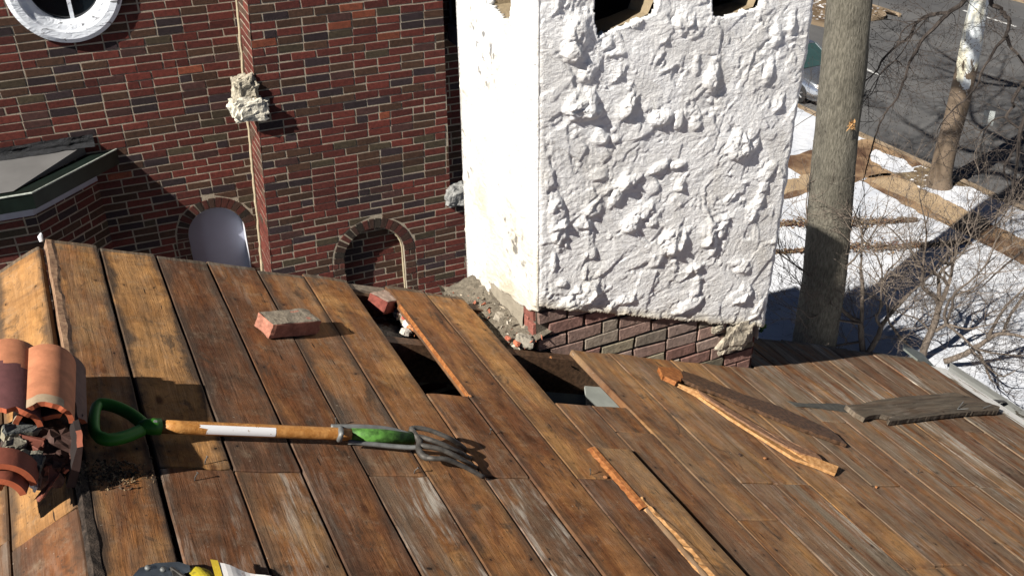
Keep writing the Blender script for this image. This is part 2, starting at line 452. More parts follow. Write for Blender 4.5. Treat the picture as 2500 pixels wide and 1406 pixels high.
def sheet(name, pts, z, m, res=None):
    P = [np.array(p, float) for p in pts]; out = []
    for i in range(len(P)):
        p, q = P[i], P[(i+1) % len(P)]; L = np.linalg.norm(q-p); n = int(min(L, 120)/.14) if name not in ('street', 'far_ground') else 1
        nr = np.array([-(q-p)[1], (q-p)[0]])/max(L, 1e-6)
        for k in range(max(1, n)):
            t = k/max(1, n); w = p+(q-p)*t
            out.append(w+(nr*((fbm(np.array(w[0]*2.3), np.array(w[1]*2.3), len(name), 4)-.47)*.42) if n > 1 and 0 < k else 0))
    mb = MB(); mb.poly([(p[0], p[1], z) for p in out]); return struct(mb.build(name, m))
# the lawn as one big gently uneven sheet reaching far away
def ground():
    mb = MB()
    xs = np.concatenate([[-400, -150, -60, -20], np.arange(4, 20.3, .35), [20.4]])
    ys = np.concatenate([[-400, -150, -40, -10], np.arange(0, 26, .35), [30, 45, 90, 200, 400]])
    X, Y = np.meshgrid(xs, ys); Z = GZ + (fbm(X*.7, Y*.7, 3, 3)-.45)*.10
    Z = np.where((X > 17.2), GZ-.004, Z)
    mb.grid(np.stack([X, Y, Z], -1)); return struct(mb.build('snow_ground', SNOW, smooth=True))
ground()
sheet('far_ground', [(20.4, -400), (500, -400), (500, 500), (20.4, 500)], GZ-.16, SNOW)
sheet('street', [(20.66, -120), (37.4, -120), (37.4, 220), (20.66, 220)], GZ-.13, ASPH)
mb = MB()
mb.box((20.42, -120, GZ-.2), (.26, 0, 0), (0, 340, 0), (0, 0, .205)); mb.box((37.3, -120, GZ-.2), (.3, 0, 0), (0, 340, 0), (0, 0, .21))
struct(mb.build('kerb', KERBM))
sheet('sidewalk', [(18.22, -60), (19.25, -60), (19.25, 17.2), (18.22, 17.2)], GZ+.006, WALKWET)
sheet('sidewalk_dry_slabs', [(18.5, 13.9), (19.22, 13.9), (19.22, 17.0), (18.42, 17.0)], GZ+.011, WALKDRY)
sheet('front_path', [(9, 17.2), (20.42, 17.2), (20.42, 19.3), (9, 19.5)], GZ+.006, WALKWET)
sheet('path_puddle_dry', [(15.5, 17.35), (17.9, 17.4), (18.2, 18.0), (15.7, 18.15)], GZ+.011, WALKDRY)
sheet('verge_snow', [(19.25, -40), (20.42, -40), (20.42, 15.6), (19.25, 16.1)], GZ+.005, VERGES)
sheet('verge_grass', [(19.25, 16.1), (20.42, 15.6), (20.42, 17.2), (19.25, 17.2)], GZ+.005, VERGE)
sheet('verge_snow_patch', [(19.35, 17.2), (19.9, 17.0), (20.2, 17.9), (20.1, 18.6), (19.7, 18.4), (19.4, 18.0)], GZ+.010, VERGES)
sheet('verge_snow_far', [(18.0, 19.5), (20.42, 19.3), (20.42, 60), (17.0, 60)], GZ+.008, SNOW)
def curve_poly(pts, n=6):
    out = []
    m = len(pts)
    for i in range(m):
        p0, p1, p2, p3 = (np.array(pts[(i+k-1) % m], float) for k in range(4))
        for t in np.linspace(0, 1, n, endpoint=False):
            out.append(.5*((2*p1)+(-p0+p2)*t+(2*p0-5*p1+4*p2-p3)*t*t+(-p0+3*p1-3*p2+p3)*t**3))
    return out
isl = curve_poly([(27.3, 31.5), (28.6, 29.6), (30.2, 28.9), (31.0, 29.6), (31.4, 31.6), (31.4, 60), (27.0, 60)])
mb = MB(); mb.prism([(p[0], p[1], GZ-.2) for p in isl], (0, 0, .2)); struct(mb.build('median_kerb', KERBM))
isl2 = curve_poly([(27.5, 31.6), (28.7, 29.9), (30.1, 29.25), (30.8, 29.8), (31.2, 31.6), (31.2, 60), (27.2, 60)])
mb = MB(); mb.poly([(p[0], p[1], GZ+.006) for p in isl2]); struct(mb.build('median_grass', mixground('median_turf', (.09, .06, .035), (.17, .12, .07), 2.5, .4, .6, (.9, .91, .94))))
LINEM = plain('road_paint', (.55, .55, .54), .7, 0, .3, 12, .1)
mb = MB()
for p, q in (((2108, 166), (2149, 186)), ((2013, 131), (2030, 139)), ((2405, 42), (2480, 66)), ((2352, 26), (2362, 30))):
    a, b = gpx(*p, GZ-.13), gpx(*q, GZ-.13); d = (b-a)/np.linalg.norm(b-a); s = np.array([-d[1], d[0], 0])*.06
    mb.poly([(*(c[:2]), GZ-.124) for c in (a-s, b-s, b+s, a+s)])
struct(mb.build('road_markings', LINEM))
# low leaf-littered planting strips on the lawn
LEAFM = tinted('dead_leaves', .85, .3, 30, .1)
def litter(name, a, b, w, n, label, hgt=.07):
    mb = MB(); a, b = np.array(a), np.array(b); d = b-a; s = np.array([-d[1], d[0]])/np.linalg.norm(d)
    for i in range(n):
        t = random.random(); q = a+d*t+s*random.gauss(0, w)*(.55+.45*math.sin(t*9+2)); z = GZ+random.uniform(-.01, hgt)
        r = random.uniform(.02, .055); c = random.choice([(.16, .09, .05), (.22, .14, .08), (.11, .07, .045), (.26, .19, .11), (.1, .05, .04)])
        an = random.random()*6.3; e1 = np.array([math.cos(an), math.sin(an), random.uniform(-.6, .6)])*r; e2 = np.array([-math.sin(an), math.cos(an), random.uniform(-.6, .6)])*r*.5
        p = np.array([q[0], q[1], z]); mb.add([p-e1, p-e2, p+e1, p+e2], [(0, 1, 2, 3)], c)
    tag(mb.build(name, LEAFM), label, 'leaves', kind='stuff')
litter('leaf_litter', (12.6, 17.0), (17.75, 14.75), .17, 2600, 'strip of brown dead leaves across the snow nearer the street', .1)
litter('leaf_litter', (12.0, 15.65), (17.95, 13.35), .13, 2600, 'long brown leafy strip across the snow nearer the house', .12)

# ================================================================== TREES
def barkmat(name, a, b, sc=(26, 26, 5.5), bump=1.0, bd=.03):
    k = M(name, .9); v = k.obj(); s = k.scale(v, sc)
    n = k.noise(s, 1, 7, .65, .3)
    c = k.mix(k.mr(n, .3, .7), a, b); c = k.mix(k.mr(k.noise(v, 1.1, 4), .5, .7, 0, .4), c, tuple(q*.6 for q in a))
    k.col(c); k.bump(n, bump, bd); return k.m
BARK = barkmat('grey_bark', (.075, .068, .052), (.20, .183, .145), (40, 40, 9))
TWIG = barkmat('twig_bark', (.075, .058, .046), (.19, .155, .125), (30, 30, 8), .4, .006)
TWIGD = barkmat('dark_twig_bark', (.022, .018, .017), (.075, .06, .05), (30, 30, 8), .4, .006)
def sycam():
    k = M('flaking_bark', .8); v = k.obj(); z = k.sep(v)[2]
    n = k.noise(k.scale(v, (2.6, 2.6, .85)), 1, 5, .62, .8)
    f = k.math('ADD', n, k.mr(z, -6.3, -8.8, -.14, .24))
    br = k.mix(k.noise(v, 9, 6), (.075, .055, .038), (.20, .15, .105))
    wh = k.mix(k.mr(k.noise(k.scale(v, (3, 3, 1)), 1, 3), .4, .6), (.62, .66, .68), (.72, .68, .52))
    k.col(k.mix(k.mr(f, .49, .52), wh, br)); k.bump(k.mr(f, .47, .54), .5, .04); return k.m
SYC = sycam()

def twig(mb, p, d, L, r, lvl, col=(1, 1, 1), droop=0.0, bud=True, kids=(2, 4)):
    n = 4 if lvl > 0 else 3; pts = [p]; q = p.copy(); dd = d.copy()
    for i in range(n):
        dd = dd + np.array([random.gauss(0, .16), random.gauss(0, .16), random.gauss(.05-droop, .15)]); dd /= np.linalg.norm(dd)
        q = q + dd*L/n; pts.append(q.copy())
    mb.tube(pts, [r*(1-.6*i/n) for i in range(n+1)], 4 if r > .012 else 3, col, cap=False)
    if lvl == 0:
        if bud: mb.tube([q, q+dd*.012, q+dd*.03], [r*.5, .0065, .002], 4, col, cap=False)
        return
    for k in range(random.randint(*kids)):
        i = random.randint(1, n); sd = np.array([random.gauss(0, 1) for _ in range(3)]); sd -= dd*np.dot(sd, dd); sd /= np.linalg.norm(sd)
        nd = dd*random.uniform(.5, .9)+sd*random.uniform(.5, .9)+np.array([0, 0, .15-droop]); nd /= np.linalg.norm(nd)
        twig(mb, pts[i], nd, L*random.uniform(.45, .75), r*.62, lvl-1, col, droop, bud, kids)
    twig(mb, pts[-1], dd, L*.6, r*.45, lvl-1, col, droop, bud, kids)
def smooth_path(pts, n=4):
    pts = [np.asarray(p, float) for p in pts]; out = []
    for i in range(len(pts)-1):
        p0, p1, p2, p3 = pts[max(i-1, 0)], pts[i], pts[i+1], pts[min(i+2, len(pts)-1)]
        for t in np.linspace(0, 1, n, endpoint=False):
            out.append(.5*((2*p1)+(-p0+p2)*t+(2*p0-5*p1+4*p2-p3)*t*t+(-p0+3*p1-3*p2+p3)*t**3))
    out.append(pts[-1]); return out
def limb(mb, pts, r0, r1, n=7, tw=None, step=.22, tl=.7, tr=.011, lvl=2, droop=0.0, start=.15):
    sp = smooth_path(pts); m = len(sp)
    sp = [p+np.array([random.gauss(0, .004) for _ in range(3)]) for p in sp]
    mb.tube(sp, [r0+(r1-r0)*i/(m-1) for i in range(m)], n)
    if tw is None: return sp
    acc = 0; L = sum(np.linalg.norm(sp[i+1]-sp[i]) for i in range(m-1)); done = 0
    for i in range(m-1):
        seg = np.linalg.norm(sp[i+1]-sp[i]); acc += seg; done += seg
        if done < start*L: continue
        while acc > step:
            acc -= step*random.uniform(.7, 1.3)
            t = (sp[i+1]-sp[i])/(seg+1e-9); sd = np.array([random.gauss(0, 1) for _ in range(3)]); sd -= t*np.dot(sd, t); sd /= np.linalg.norm(sd)
            d = t*random.uniform(.3, .8)+sd+np.array([0, 0, .25-droop]); d /= np.linalg.norm(d)
            twig(tw, sp[i], d, tl*random.uniform(.5, 1.2), tr*random.uniform(.7, 1.1), lvl, droop=droop)
    twig(tw, sp[-1], (sp[-1]-sp[-2])/np.linalg.norm(sp[-1]-sp[-2]), tl, max(r1, .008), lvl, droop=droop)
    return sp

# -- large street-side tree behind the roof
G1 = np.array([11.92, 11.64, GZ])
t1 = thing('large_tree', G1, 'tall thick grey trunk standing right beside the white chimney', 'tree')
mb = MB()
path = [G1+np.array([0, 0, -.2]), vpx(1990, 840, G1), vpx(2008, 700, G1), vpx(2035, 400, G1), vpx(2056, 200, G1), vpx(2073, 0, G1)]
dv = (path[-1]-path[-2])/np.linalg.norm(path[-1]-path[-2]); top = path[-1]+dv*3.2
sp = smooth_path(path+[path[-1]+dv*1.6, top], 8)
rr = [max(.29, .46-.10*i/len(sp)-.05*min(1, i/6)) for i in range(len(sp))]
V0 = len(mb.v); mb.tube(sp, rr, 40)
for i in range(V0, len(mb.v)):
    p = Vector(mb.v[i]); k = (i-V0)//40; c = Vector(sp[min(k, len(sp)-1)]); d = (p-c)
    mb.v[i] = tuple(c+d*(1+.10*noise.noise(Vector((p.x*4, p.y*4, p.z*.7)))+.035*noise.noise(Vector((p.x*14, p.y*14, p.z*3)))+.05*max(0, noise.noise(Vector((p.x*3+5, p.y*3, p.z*1.6)))-.25)))
mb.build('trunk', BARK, t1, True)
cr = MB()
for k in range(9):
    a = k*2.4+.4; b = top-dv*random.uniform(0, 1.0); e = np.array([math.cos(a), math.sin(a), random.uniform(.5, 1.1)])
    p1 = b+e*1.4; p2 = p1+np.array([math.cos(a+.3), math.sin(a+.3), random.uniform(.3, .9)])*1.8; p3 = p2+np.array([math.cos(a-.2), math.sin(a-.2), .6])*1.8
    limb(cr, [b, p1, p2, p3], .14, .04, 8, cr, .55, 1.7, .035, 2)
cr.build('crown', TWIG, t1)
mb = MB()   # dry leaf sprig caught on the trunk
for k in range(26):
    c = vpx(2080+random.gauss(0, 5), 306+random.gauss(0, 8), G1, .42); a = random.random()*6; e = np.array([math.cos(a), math.sin(a), random.uniform(-1, 1)])*.05; f = np.cross(e, (0.3, .2, .9))*.5
    mb.add([c-e, c-f, c+e, c+f], [(0, 1, 2, 3)], (.42, .24, .1))
mb.build('dead_leaves', LEAFM, t1)

# -- sycamore at the kerb
G2 = gpx(2292, 452)
t2 = thing('sycamore_tree', G2, 'tree with flaking white and brown bark at the kerb', 'tree')
mb = MB()
path = [G2+np.array([0, 0, -.2]), vpx(2294, 446, G2), vpx(2306, 380, G2), vpx(2330, 290, G2), vpx(2357, 180, G2), vpx(2376, 80, G2), vpx(2391, 0, G2)]
dv = (path[-1]-path[-2])/np.linalg.norm(path[-1]-path[-2])
sp = smooth_path(path+[path[-1]+dv*1.5, path[-1]+dv*3], 6)
rr = [.56 if i < 2 else max(.22, .47-.2*min(1, i/8)-.06*i/len(sp)) for i in range(len(sp))]
V0 = len(mb.v); mb.tube(sp, rr, 28)
for i in range(V0, len(mb.v)):
    p = Vector(mb.v[i]); k = (i-V0)//28; c = Vector(sp[min(k, len(sp)-1)])
    mb.v[i] = tuple(c+(p-c)*(1+.16*noise.noise(Vector((p.x*2, p.y*2, p.z*.8)))))
mb.build('trunk', SYC, t2, True)
cr = MB(); b0 = path[-1]+dv*2.4
for k in range(8):
    a = k*2.4; e = np.array([math.cos(a), math.sin(a), random.uniform(.4, 1)])
    p1 = b0+e*1.8; p2 = p1+np.array([math.cos(a+.4), math.sin(a+.4), .5])*2; p3 = p2+np.array([math.cos(a), math.sin(a), .6])*2
    limb(cr, [b0, p1, p2, p3], .13, .04, 7, cr, .7, 1.8, .035, 2)
cr.build('crown', SYC, t2)

# -- small budding trees just beyond the eave
def traced(lines, g, sc, ox, oy, parent, mat_, twm, tl=.75, step=.17, n=7, lvl=2, droop=0.0, tr=.010):
    mb, tw = MB(), MB()
    for pts, r0, r1, o0, o1 in lines:
        m = len(pts)
        r0, r1 = r0*.72, r1*.8
        P = [vpx(ox+x/sc, oy+y/sc, g, o0+(o1-o0)*i/max(1, m-1)) for i, (x, y) in enumerate(pts)]
        limb(mb, P, r0, r1, n, tw, step, tl, tr, lvl, droop)
    mb.build('trunk', mat_, parent, True); tw.build('crown', twm, parent)
GA = gpx(2112, 866); GB = gpx(2246, 882); GC = gpx(2322, 905)
ta = thing('small_tree', GA, 'bare small tree forking in front of the large grey trunk', 'tree', 'bare small trees beyond the eave')
traced([([(890, 1420), (870, 1250), (860, 1130), (790, 1085), (700, 1010), (630, 900), (570, 740), (520, 620), (430, 480), (380, 300), (340, 0)], .085, .015, 0, .3),
        ([(930, 1420), (1030, 1260), (1060, 1160), (1150, 1040), (1250, 930), (1340, 840)], .08, .03, .05, -.3),
        ([(868, 1250), (878, 930), (880, 700)], .055, .045, .02, .1),
        ([(1050, 1150), (1010, 1080), (1050, 1000), (1060, 830), (1058, 600), (960, 400), (840, 300)], .04, .01, 0, .8),
        ([(1060, 830), (1110, 650), (1200, 560), (1300, 420)], .03, .01, .2, -.4),
        ([(630, 900), (520, 780), (430, 740), (330, 640), (220, 560), (60, 440), (-20, 300)], .035, .01, .1, .9),
        ([(860, 1130), (650, 1100), (480, 1050), (380, 1080), (290, 1000), (180, 960)], .035, .01, .1, 1.0),
        ([(700, 1010), (560, 900), (400, 880), (300, 740)], .025, .01, .1, .8),
        ([(870, 1300), (600, 1340), (450, 1270), (330, 1150), (270, 1050), (150, 960)], .035, .01, .0, .9),
        ([(520, 620), (600, 420), (740, 300), (840, 20)], .03, .01, .2, -.3),
        ([(570, 740), (760, 560), (900, 400), (1000, 250), (1100, 60)], .03, .01, .1, .6)], GA, 3.906, 1880, 500, ta, TWIG, TWIG, .85, .21)
tb = thing('small_tree', GB, 'bare small tree standing left of the gutter end on the snow', 'tree', 'bare small trees beyond the eave')
traced([([(225, 1345), (255, 1240), (310, 1110), (350, 1000), (375, 890)], .105, .07, 0, 0),
        ([(375, 890), (340, 820), (260, 760), (235, 680), (245, 610), (190, 500), (130, 420), (50, 330), (-40, 250)], .06, .012, 0, .7),
        ([(375, 890), (380, 760), (370, 680), (400, 600), (470, 540), (520, 400), (600, 250)], .06, .012, 0, -.5),
        ([(350, 1100), (430, 1040), (420, 960), (460, 850), (520, 800), (640, 760), (780, 650)], .05, .012, 0, .5),
        ([(430, 1040), (480, 920), (500, 800), (620, 700), (760, 560), (830, 400)], .04, .012, 0, .9),
        ([(240, 600), (265, 400), (270, 250), (215, 0)], .03, .012, .2, 0),
        ([(225, 1315), (150, 1240), (60, 1150), (10, 1080)], .05, .03, .0, .2),
        ([(310, 1110), (200, 1000), (80, 960), (-30, 900)], .025, .01, .0, .5),
        ([(440, 1040), (600, 1080), (720, 1060), (900, 1020)], .03, .01, .0, .4),
        ([(470, 540), (560, 470), (640, 330), (700, 100)], .025, .01, .2, .6)], GB, 3.347, 2180, 480, tb, TWIG, TWIG, .85, .21)
tc_ = thing('small_tree', GC, 'bare small tree rising over the gutter, rightmost of the small trees', 'tree', 'bare small trees beyond the eave')
traced([([(425, 1345), (560, 1300), (680, 1230), (790, 1160), (900, 1120), (1080, 1150)], .085, .03, 0, .2),
        ([(770, 1165), (850, 1010), (930, 890), (1080, 740)], .05, .015, 0, .4),
        ([(900, 1120), (960, 960), (1090, 780)], .045, .02, 0, -.3),
        ([(680, 1230), (760, 1400), (800, 1500)], .04, .02, .1, .8),
        ([(430, 1040), (560, 1140), (680, 1240), (900, 1290), (1090, 1300)], .035, .015, .5, .3),
        ([(640, 1250), (860, 1460), (1000, 1420)], .03, .01, .5, .9)], GC, 3.347, 2180, 480, tc_, TWIG, TWIGD, .55, .2, tr=.007)
# -- dark branches reaching in from a tree out of frame on the right
GD = np.array([19.6, 9.9, GZ])
td = thing('leaning_tree', GD, 'dark thin branches hanging in from the right over the street', 'tree')
def D(x, y, o=0): return vpx(x, y, np.array([13.6, 10.9, 0]), o)
Z1 = lambda x, y: (2100+x/6.25, y/6.25)
Z2 = lambda x, y: (2100+x/6.25, 200+y/6.25)
mb, tw = MB(), MB()
tt = [GD+np.array([0, 0, -.2]), GD+np.array([-.3, .2, 3.5]), GD+np.array([-.2, .1, 7.0]), GD+np.array([-.6, .2, 9.5])]
limb(mb, tt, .2, .1, 10)
for pts, r0, r1, lvl in [
    ([(2560, -260), (2440, -120), Z1(1600, 0), Z1(1380, 180), Z1(1230, 320), Z1(1080, 480), Z1(940, 620), Z1(850, 800), Z1(750, 960), Z1(700, 1150), Z1(640, 1300), Z2(560, 260), Z2(400, 450), Z2(300, 650), Z2(230, 850), Z2(140, 1130), Z2(80, 1400)], .042, .010, 2),
    ([Z1(1340, 200), Z1(1040, 240), Z1(850, 370), Z1(750, 560), Z1(560, 700), Z1(400, 850), Z1(320, 960), Z1(250, 1090), Z1(60, 1250), Z1(-120, 1380), Z2(-300, 220), Z2(-800, 560)], .03, .006, 2),
    ([Z1(1000, 290), Z1(700, 420), Z1(600, 600), Z1(560, 680)], .014, .008, 1),
    ([(2540, -200), (2470, -90), Z1(2000, 20), Z1(2120, 120), Z1(2210, 240), Z1(2280, 330), Z1(2240, 500), Z1(2200, 600), Z1(2080, 720), Z1(1960, 920), Z1(1840, 1120), Z2(1780, 60), Z2(1600, 280), Z2(1480, 370), Z2(1330, 520), Z2(1180, 740)], .042, .008, 2),
    ([Z1(2240, 560), Z1(2290, 720), Z1(2400, 830), Z1(2490, 960), Z1(2600, 1150)], .03, .015, 2),
    ([Z2(2560, -60), Z2(2370, 200), Z2(2320, 300), Z2(2340, 380), Z2(2230, 540), Z2(2400, 700), Z2(2450, 760), Z2(2380, 980), Z2(2200, 1290), Z2(2240, 1500)], .03, .014, 2),
    ([Z2(2220, 540), Z2(2050, 580), Z2(1860, 740), Z2(1700, 660), Z2(1590, 550)], .016, .006, 1),
    ([Z2(1860, 740), Z2(1750, 900), Z2(1500, 1040), Z2(1400, 1060)], .012, .005, 1),
    ([Z2(2560, 420), Z2(2440, 780), Z2(2410, 1150), Z2(2370, 1400), Z2(2300, 1700)], .035, .02, 2),
    ([Z1(1100, 200), Z1(820, 520), Z1(560, 900), Z1(300, 1150), Z1(150, 1400)], .014, .006, 2),
    ([Z1(640, 1000), Z1(540, 930), Z1(330, 1090), Z1(200, 1390), Z2(60, 300)], .012, .005, 1),
    ([(2560, 560), (2500, 610), (2440, 660), (2400, 700)], .03, .01, 2),
    ([(2580, 480), (2450, 500), (2425, 560), (2380, 580), (2330, 560)], .022, .008, 2)]:
    o = random.uniform(-.4, .4)
    limb(mb, [D(x, y, o+random.gauss(0, .1)) for x, y in pts], r0, r1, 6, tw, .15, .72, .0068, lvl, .06, .05)
for a, b in ((D(2560, -260), tt[3]), (D(2540, -200), tt[3]), (D(*Z2(2560, -60)), tt[2]), (D(*Z2(2560, 420)), tt[1]), (D(*Z1(2600, 1150)), tt[2]), (D(2560, 560), tt[1]), (D(2580, 480), tt[1])):
    limb(mb, [b, (a+b)/2+np.array([0, 0, .3]), a], .07, .035, 6)
mb.build('limb', TWIGD, td); tw.build('crown', TWIGD, td)

# -- street sign seen from behind
gs = gpx(2383, 420); sg = thing('street_sign', gs, 'pale sign plate on a thin post beside the flaking-bark tree', 'sign')
mb = MB(); p0, p1 = gs, vpx(2414, 276, gs); mb.tube([p0, p1], .035, 8); mb.build('post', METAL, sg, True)
mb = MB(); q = [vpx(2404, 270, gs, .05), vpx(2431, 273, gs, .05), vpx(2423, 308, gs, .05), vpx(2396, 306, gs, .05)]
mb.prism(q, np.array([.02, .02, 0])); mb.build('sign_plate', plain('sign_back', (.42, .45, .44), .5, .2, .1), sg)

# -- parked car
def car():
    X0, Y0 = 20.98, 22.05      # left side, front
    root = thing('parked_car', (X0+.87, Y0+2.2, GZ-.13), 'silver car parked at the kerb behind the thick trunk', 'car')
    zb = GZ-.13
    body = plain('silver_paint', (.50, .53, .57), .22, .9, .05, 5, 0); glass = plain('car_glass', (.03, .06, .06), .08, 0, .1, 3, 0, spec=.8)
    black = plain('black_trim', (.015, .016, .018), .5, 0, .2, 20, 0); tyrem = plain('tyre_rubber', (.02, .02, .02), .85, 0, .2, 30, .2); rimm = plain('wheel_alloy', (.55, .56, .58), .35, .8, .1, 20, 0)
    # hull loft: rows (y from front, half width, bottom z, belt z)
    W = .87; secs = [(0, .62, .32, .58), (.08, .74, .24, .68), (.3, .83, .2, .78), (.75, .87, .2, .86), (1.25, .87, .2, .93), (2.2, .87, .2, .95), (3.4, .87, .2, .97), (4.1, .84, .22, .98), (4.4, .74, .3, .9)]
    mb = MB(); rows = []
    for y, w, b, t in secs:
        prof = [(-w*.92, b), (-w, b+.14), (-w, (b+t)/2), (-w*.985, t-.07), (-w*.90, t), (-w*.45, t+.035), (0, t+.045), (w*.45, t+.035), (w*.90, t), (w*.985, t-.07), (w, (b+t)/2), (w, b+.14), (w*.92, b)]
        rows.append([(X0+W+x, Y0+y, zb+z) for x, z in prof])
    n = len(rows[0]); vs = [p for r in rows for p in r]
    fs = [(i*n+k, i*n+k+1, (i+1)*n+k+1, (i+1)*n+k) for i in range(len(rows)-1) for k in range(n-1)]
    fs += [tuple(range(n))[::-1], tuple((len(rows)-1)*n+k for k in range(n))]
    mb.add(vs, fs); mb.build('body', body, root, True)
    mb = MB(); gb = [(1.15, .72, .97), (1.95, .58, 1.42), (3.3, .58, 1.44), (4.15, .7, 1.0)]
    vs = [(X0+W+s*w, Y0+y, zb+z) for y, w, z in gb for s in (-1, 1)]
    mb.add(vs, [(0, 1, 3, 2), (2, 3, 5, 4), (4, 5, 7, 6), (0, 2, 4, 6), (1, 7, 5, 3)]); mb.build('cabin_glass', glass, root)
    mb = MB()
    mb.box((X0+W-.56, Y0+1.97, zb+1.425), (1.12, 0, 0), (0, 1.32, 0.012), (0, 0, .03))
    for s in (-1, 1):
        for (y, w, z), (y2, w2, z2) in (((1.15, .735, .97), (1.97, .6, 1.43)), ((2.6, .79, .98), (2.65, .6, 1.44)), ((3.3, .6, 1.44), (4.15, .72, 1.0))):
            mb.tube([(X0+W+s*w, Y0+y, zb+z), (X0+W+s*w2, Y0+y2, zb+z2)], .035, 6)
    mb.build('roof', body, root)
    for s in (-1, 1):
        for y in (.82, 3.5):
            c = np.array([X0+W+s*(W-.06), Y0+y, zb+.31])
            mb = MB(); mb.tube([c+np.array([s*k, 0, 0]) for k in (-.1, -.09, .075, .09)], [.27, .31, .31, .27], 24); w = mb.build('wheel', tyrem, root)
            mb = MB(); mb.tube([c+np.array([s*k, 0, 0]) for k in (.05, .095)], [.2, .2], 20)
            mb.build('rim', black, w)
            mb = MB()
            for k in range(7):
                a = k*2*math.pi/7; mb.tube([c+np.array([s*.1, 0, 0]), c+np.array([s*.1, .2*math.cos(a), .2*math.sin(a)])], .022, 5)
            mb.build('spokes', rimm, w)
    for s in (-1, 1):
        mb = MB(); mb.prism([(X0+W+s*.5, Y0+.03, zb+.60), (X0+W+s*.78, Y0+.16, zb+.64), (X0+W+s*.78, Y0+.2, zb+.76), (X0+W+s*.52, Y0+.06, zb+.71)], (0, -.03, .0)); mb.build('headlight', plain('lamp_glass', (.6, .55, .5), .15, 0, .1, 9, 0, spec=.7), root)
    mb = MB(); mb.box((X0+W-.46, Y0-.02, zb+.50), (.92, 0, 0), (0, .08, 0), (0, 0, .15)); mb.build('grille', black, root)
    mb = MB(); mb.box((X0+W-.66, Y0-.04, zb+.26), (1.32, 0, 0), (0, .12, 0), (0, 0, .2)); mb.build('front_bumper', black, root)
    mb = MB(); mb.box((X0-.14, Y0+1.3, zb+.93), (.16, 0, 0), (0, .1, 0), (0, 0, .12)); mb.build('side_mirror', body, root)
    mb = MB(); mb.tube([(X0-.006, Y0+1.6, zb+.3), (X0-.006, Y0+1.6, zb+.92)], .006, 4); mb.build('door_gap', black, root); mb = MB(); mb.tube([(X0-.006, Y0+2.6, zb+.3), (X0-.006, Y0+2.6, zb+.92)], .006, 4); mb.build('door_gap', black, root)
car()

# ================================================================== BRICK BUILDING (behind)
BETA = rad(2.5)
TA = np.array([math.cos(BETA), -math.sin(BETA), 0]); TN = np.array([-math.sin(BETA), -math.cos(BETA), 0]); T0 = np.array([1.5, 8.0, 0])
def TW(a, out, z): return T0 + TA*a + TN*out + np.array([0, 0, z])
def tpx(x, y, dep):
    p = hit(x, y, T0-TN*dep, TN); return float((p-T0) @ TA), float(p[2])
DEP = .475
ZB, ZT = -6.4, -1.4
bld = thing('brick_building', TW(.5, -1.5, GZ), 'dark red brick house wall with round window and arches', 'building')
def line_at(p, q):      # a(z) line through two (a,z)
    (a0, z0), (a1, z1) = p, q
    return lambda z: a0+(a1-a0)*(z-z0)/(z1-z0)
bl_ = line_at(tpx(604, 5, 0), tpx(661, 640, 0)); br_ = line_at(tpx(1083, 60, 0), tpx(1098, 440, 0))
zsh = tpx(1115, 508, 0)[1]
brl = line_at(tpx(1140, 540, 0), tpx(1147, 715, 0))
brR = lambda z: brl(z) if z < zsh-.03 else (br_(z) if z > zsh+.05 else br_(z)+(zsh+.05-z)/.08*(brl(z)-br_(z)))
ac2, zc2 = tpx(915, 628, 0); ac2 -= .0
ao = tpx(812, 628, 0)[0]; ro2 = (tpx(1014, 628, 0)[0]-ao)/2; ac2 = ao+ro2; ri2 = ro2-.105
zc2 = tpx(917, 531, 0)[1]-ro2
bm, mo = MB(), MB()
lay(bm, mo, TW, ZB, ZT, bl_, brR, arch_half(ac2, zc2, ro2+.004), arch_half(ac2, zc2, ri2+.03))
# below the springing the ring stops: brick jambs fill in
voussoirs(bm, mo, TW, ac2, zc2, ri2, ro2, 19)
z = zc2 - .0695*.5; 
lay(bm, mo, TW, ZB, zc2, lambda z: ac2-ro2-.004, lambda z: ac2-ri2, pal=[((.09, .028, .02), .5), ((.06, .03, .02), .4)], bl=.11)
lay(bm, mo, TW, ZB, zc2, lambda z: ac2+ri2, lambda z: ac2+ro2+.004, pal=[((.09, .028, .02), .5), ((.06, .03, .02), .4)], bl=.11)
lay(bm, mo, lambda s, o, z: TW(s, o-.10, z), ZB, zc2+ri2, lambda z: ac2-math.sqrt(max(0, ri2**2-max(0, z-zc2)**2))-.01, lambda z: ac2+math.sqrt(max(0, ri2**2-max(0, z-zc2)**2))+.01)
for i in range(24):      # niche soffit
    a, b = math.pi*i/24, math.pi*(i+1)/24
    mo.add([TW(ac2+ri2*math.cos(t), o, zc2+ri2*math.sin(t)) for t, o in ((a, .002), (b, .002), (b, -.12), (a, -.12))], [(0, 1, 2, 3)])
for s in (-1, 1): mo.add([TW(ac2+s*ri2, o, z) for o, z in ((.002, ZB), (.002, zc2), (-.12, zc2), (-.12, ZB))], [(0, 1, 2, 3)])
# return of the projecting breast (its left side)
RET = lambda s, o, z: TW(bl_(z)-o, -s, z)
lay(bm, mo, RET, ZB, ZT, lambda z: -.004, lambda z: DEP, pal=[((.13, .032, .022), .5), ((.10, .026, .018), .3), ((.08, .045, .03), .2)], header=.0)
RETR = lambda s, o, z: TW(brR(z)+o, -s, z)
lay(bm, mo, RETR, ZB, ZT, lambda z: 0, lambda z: DEP)
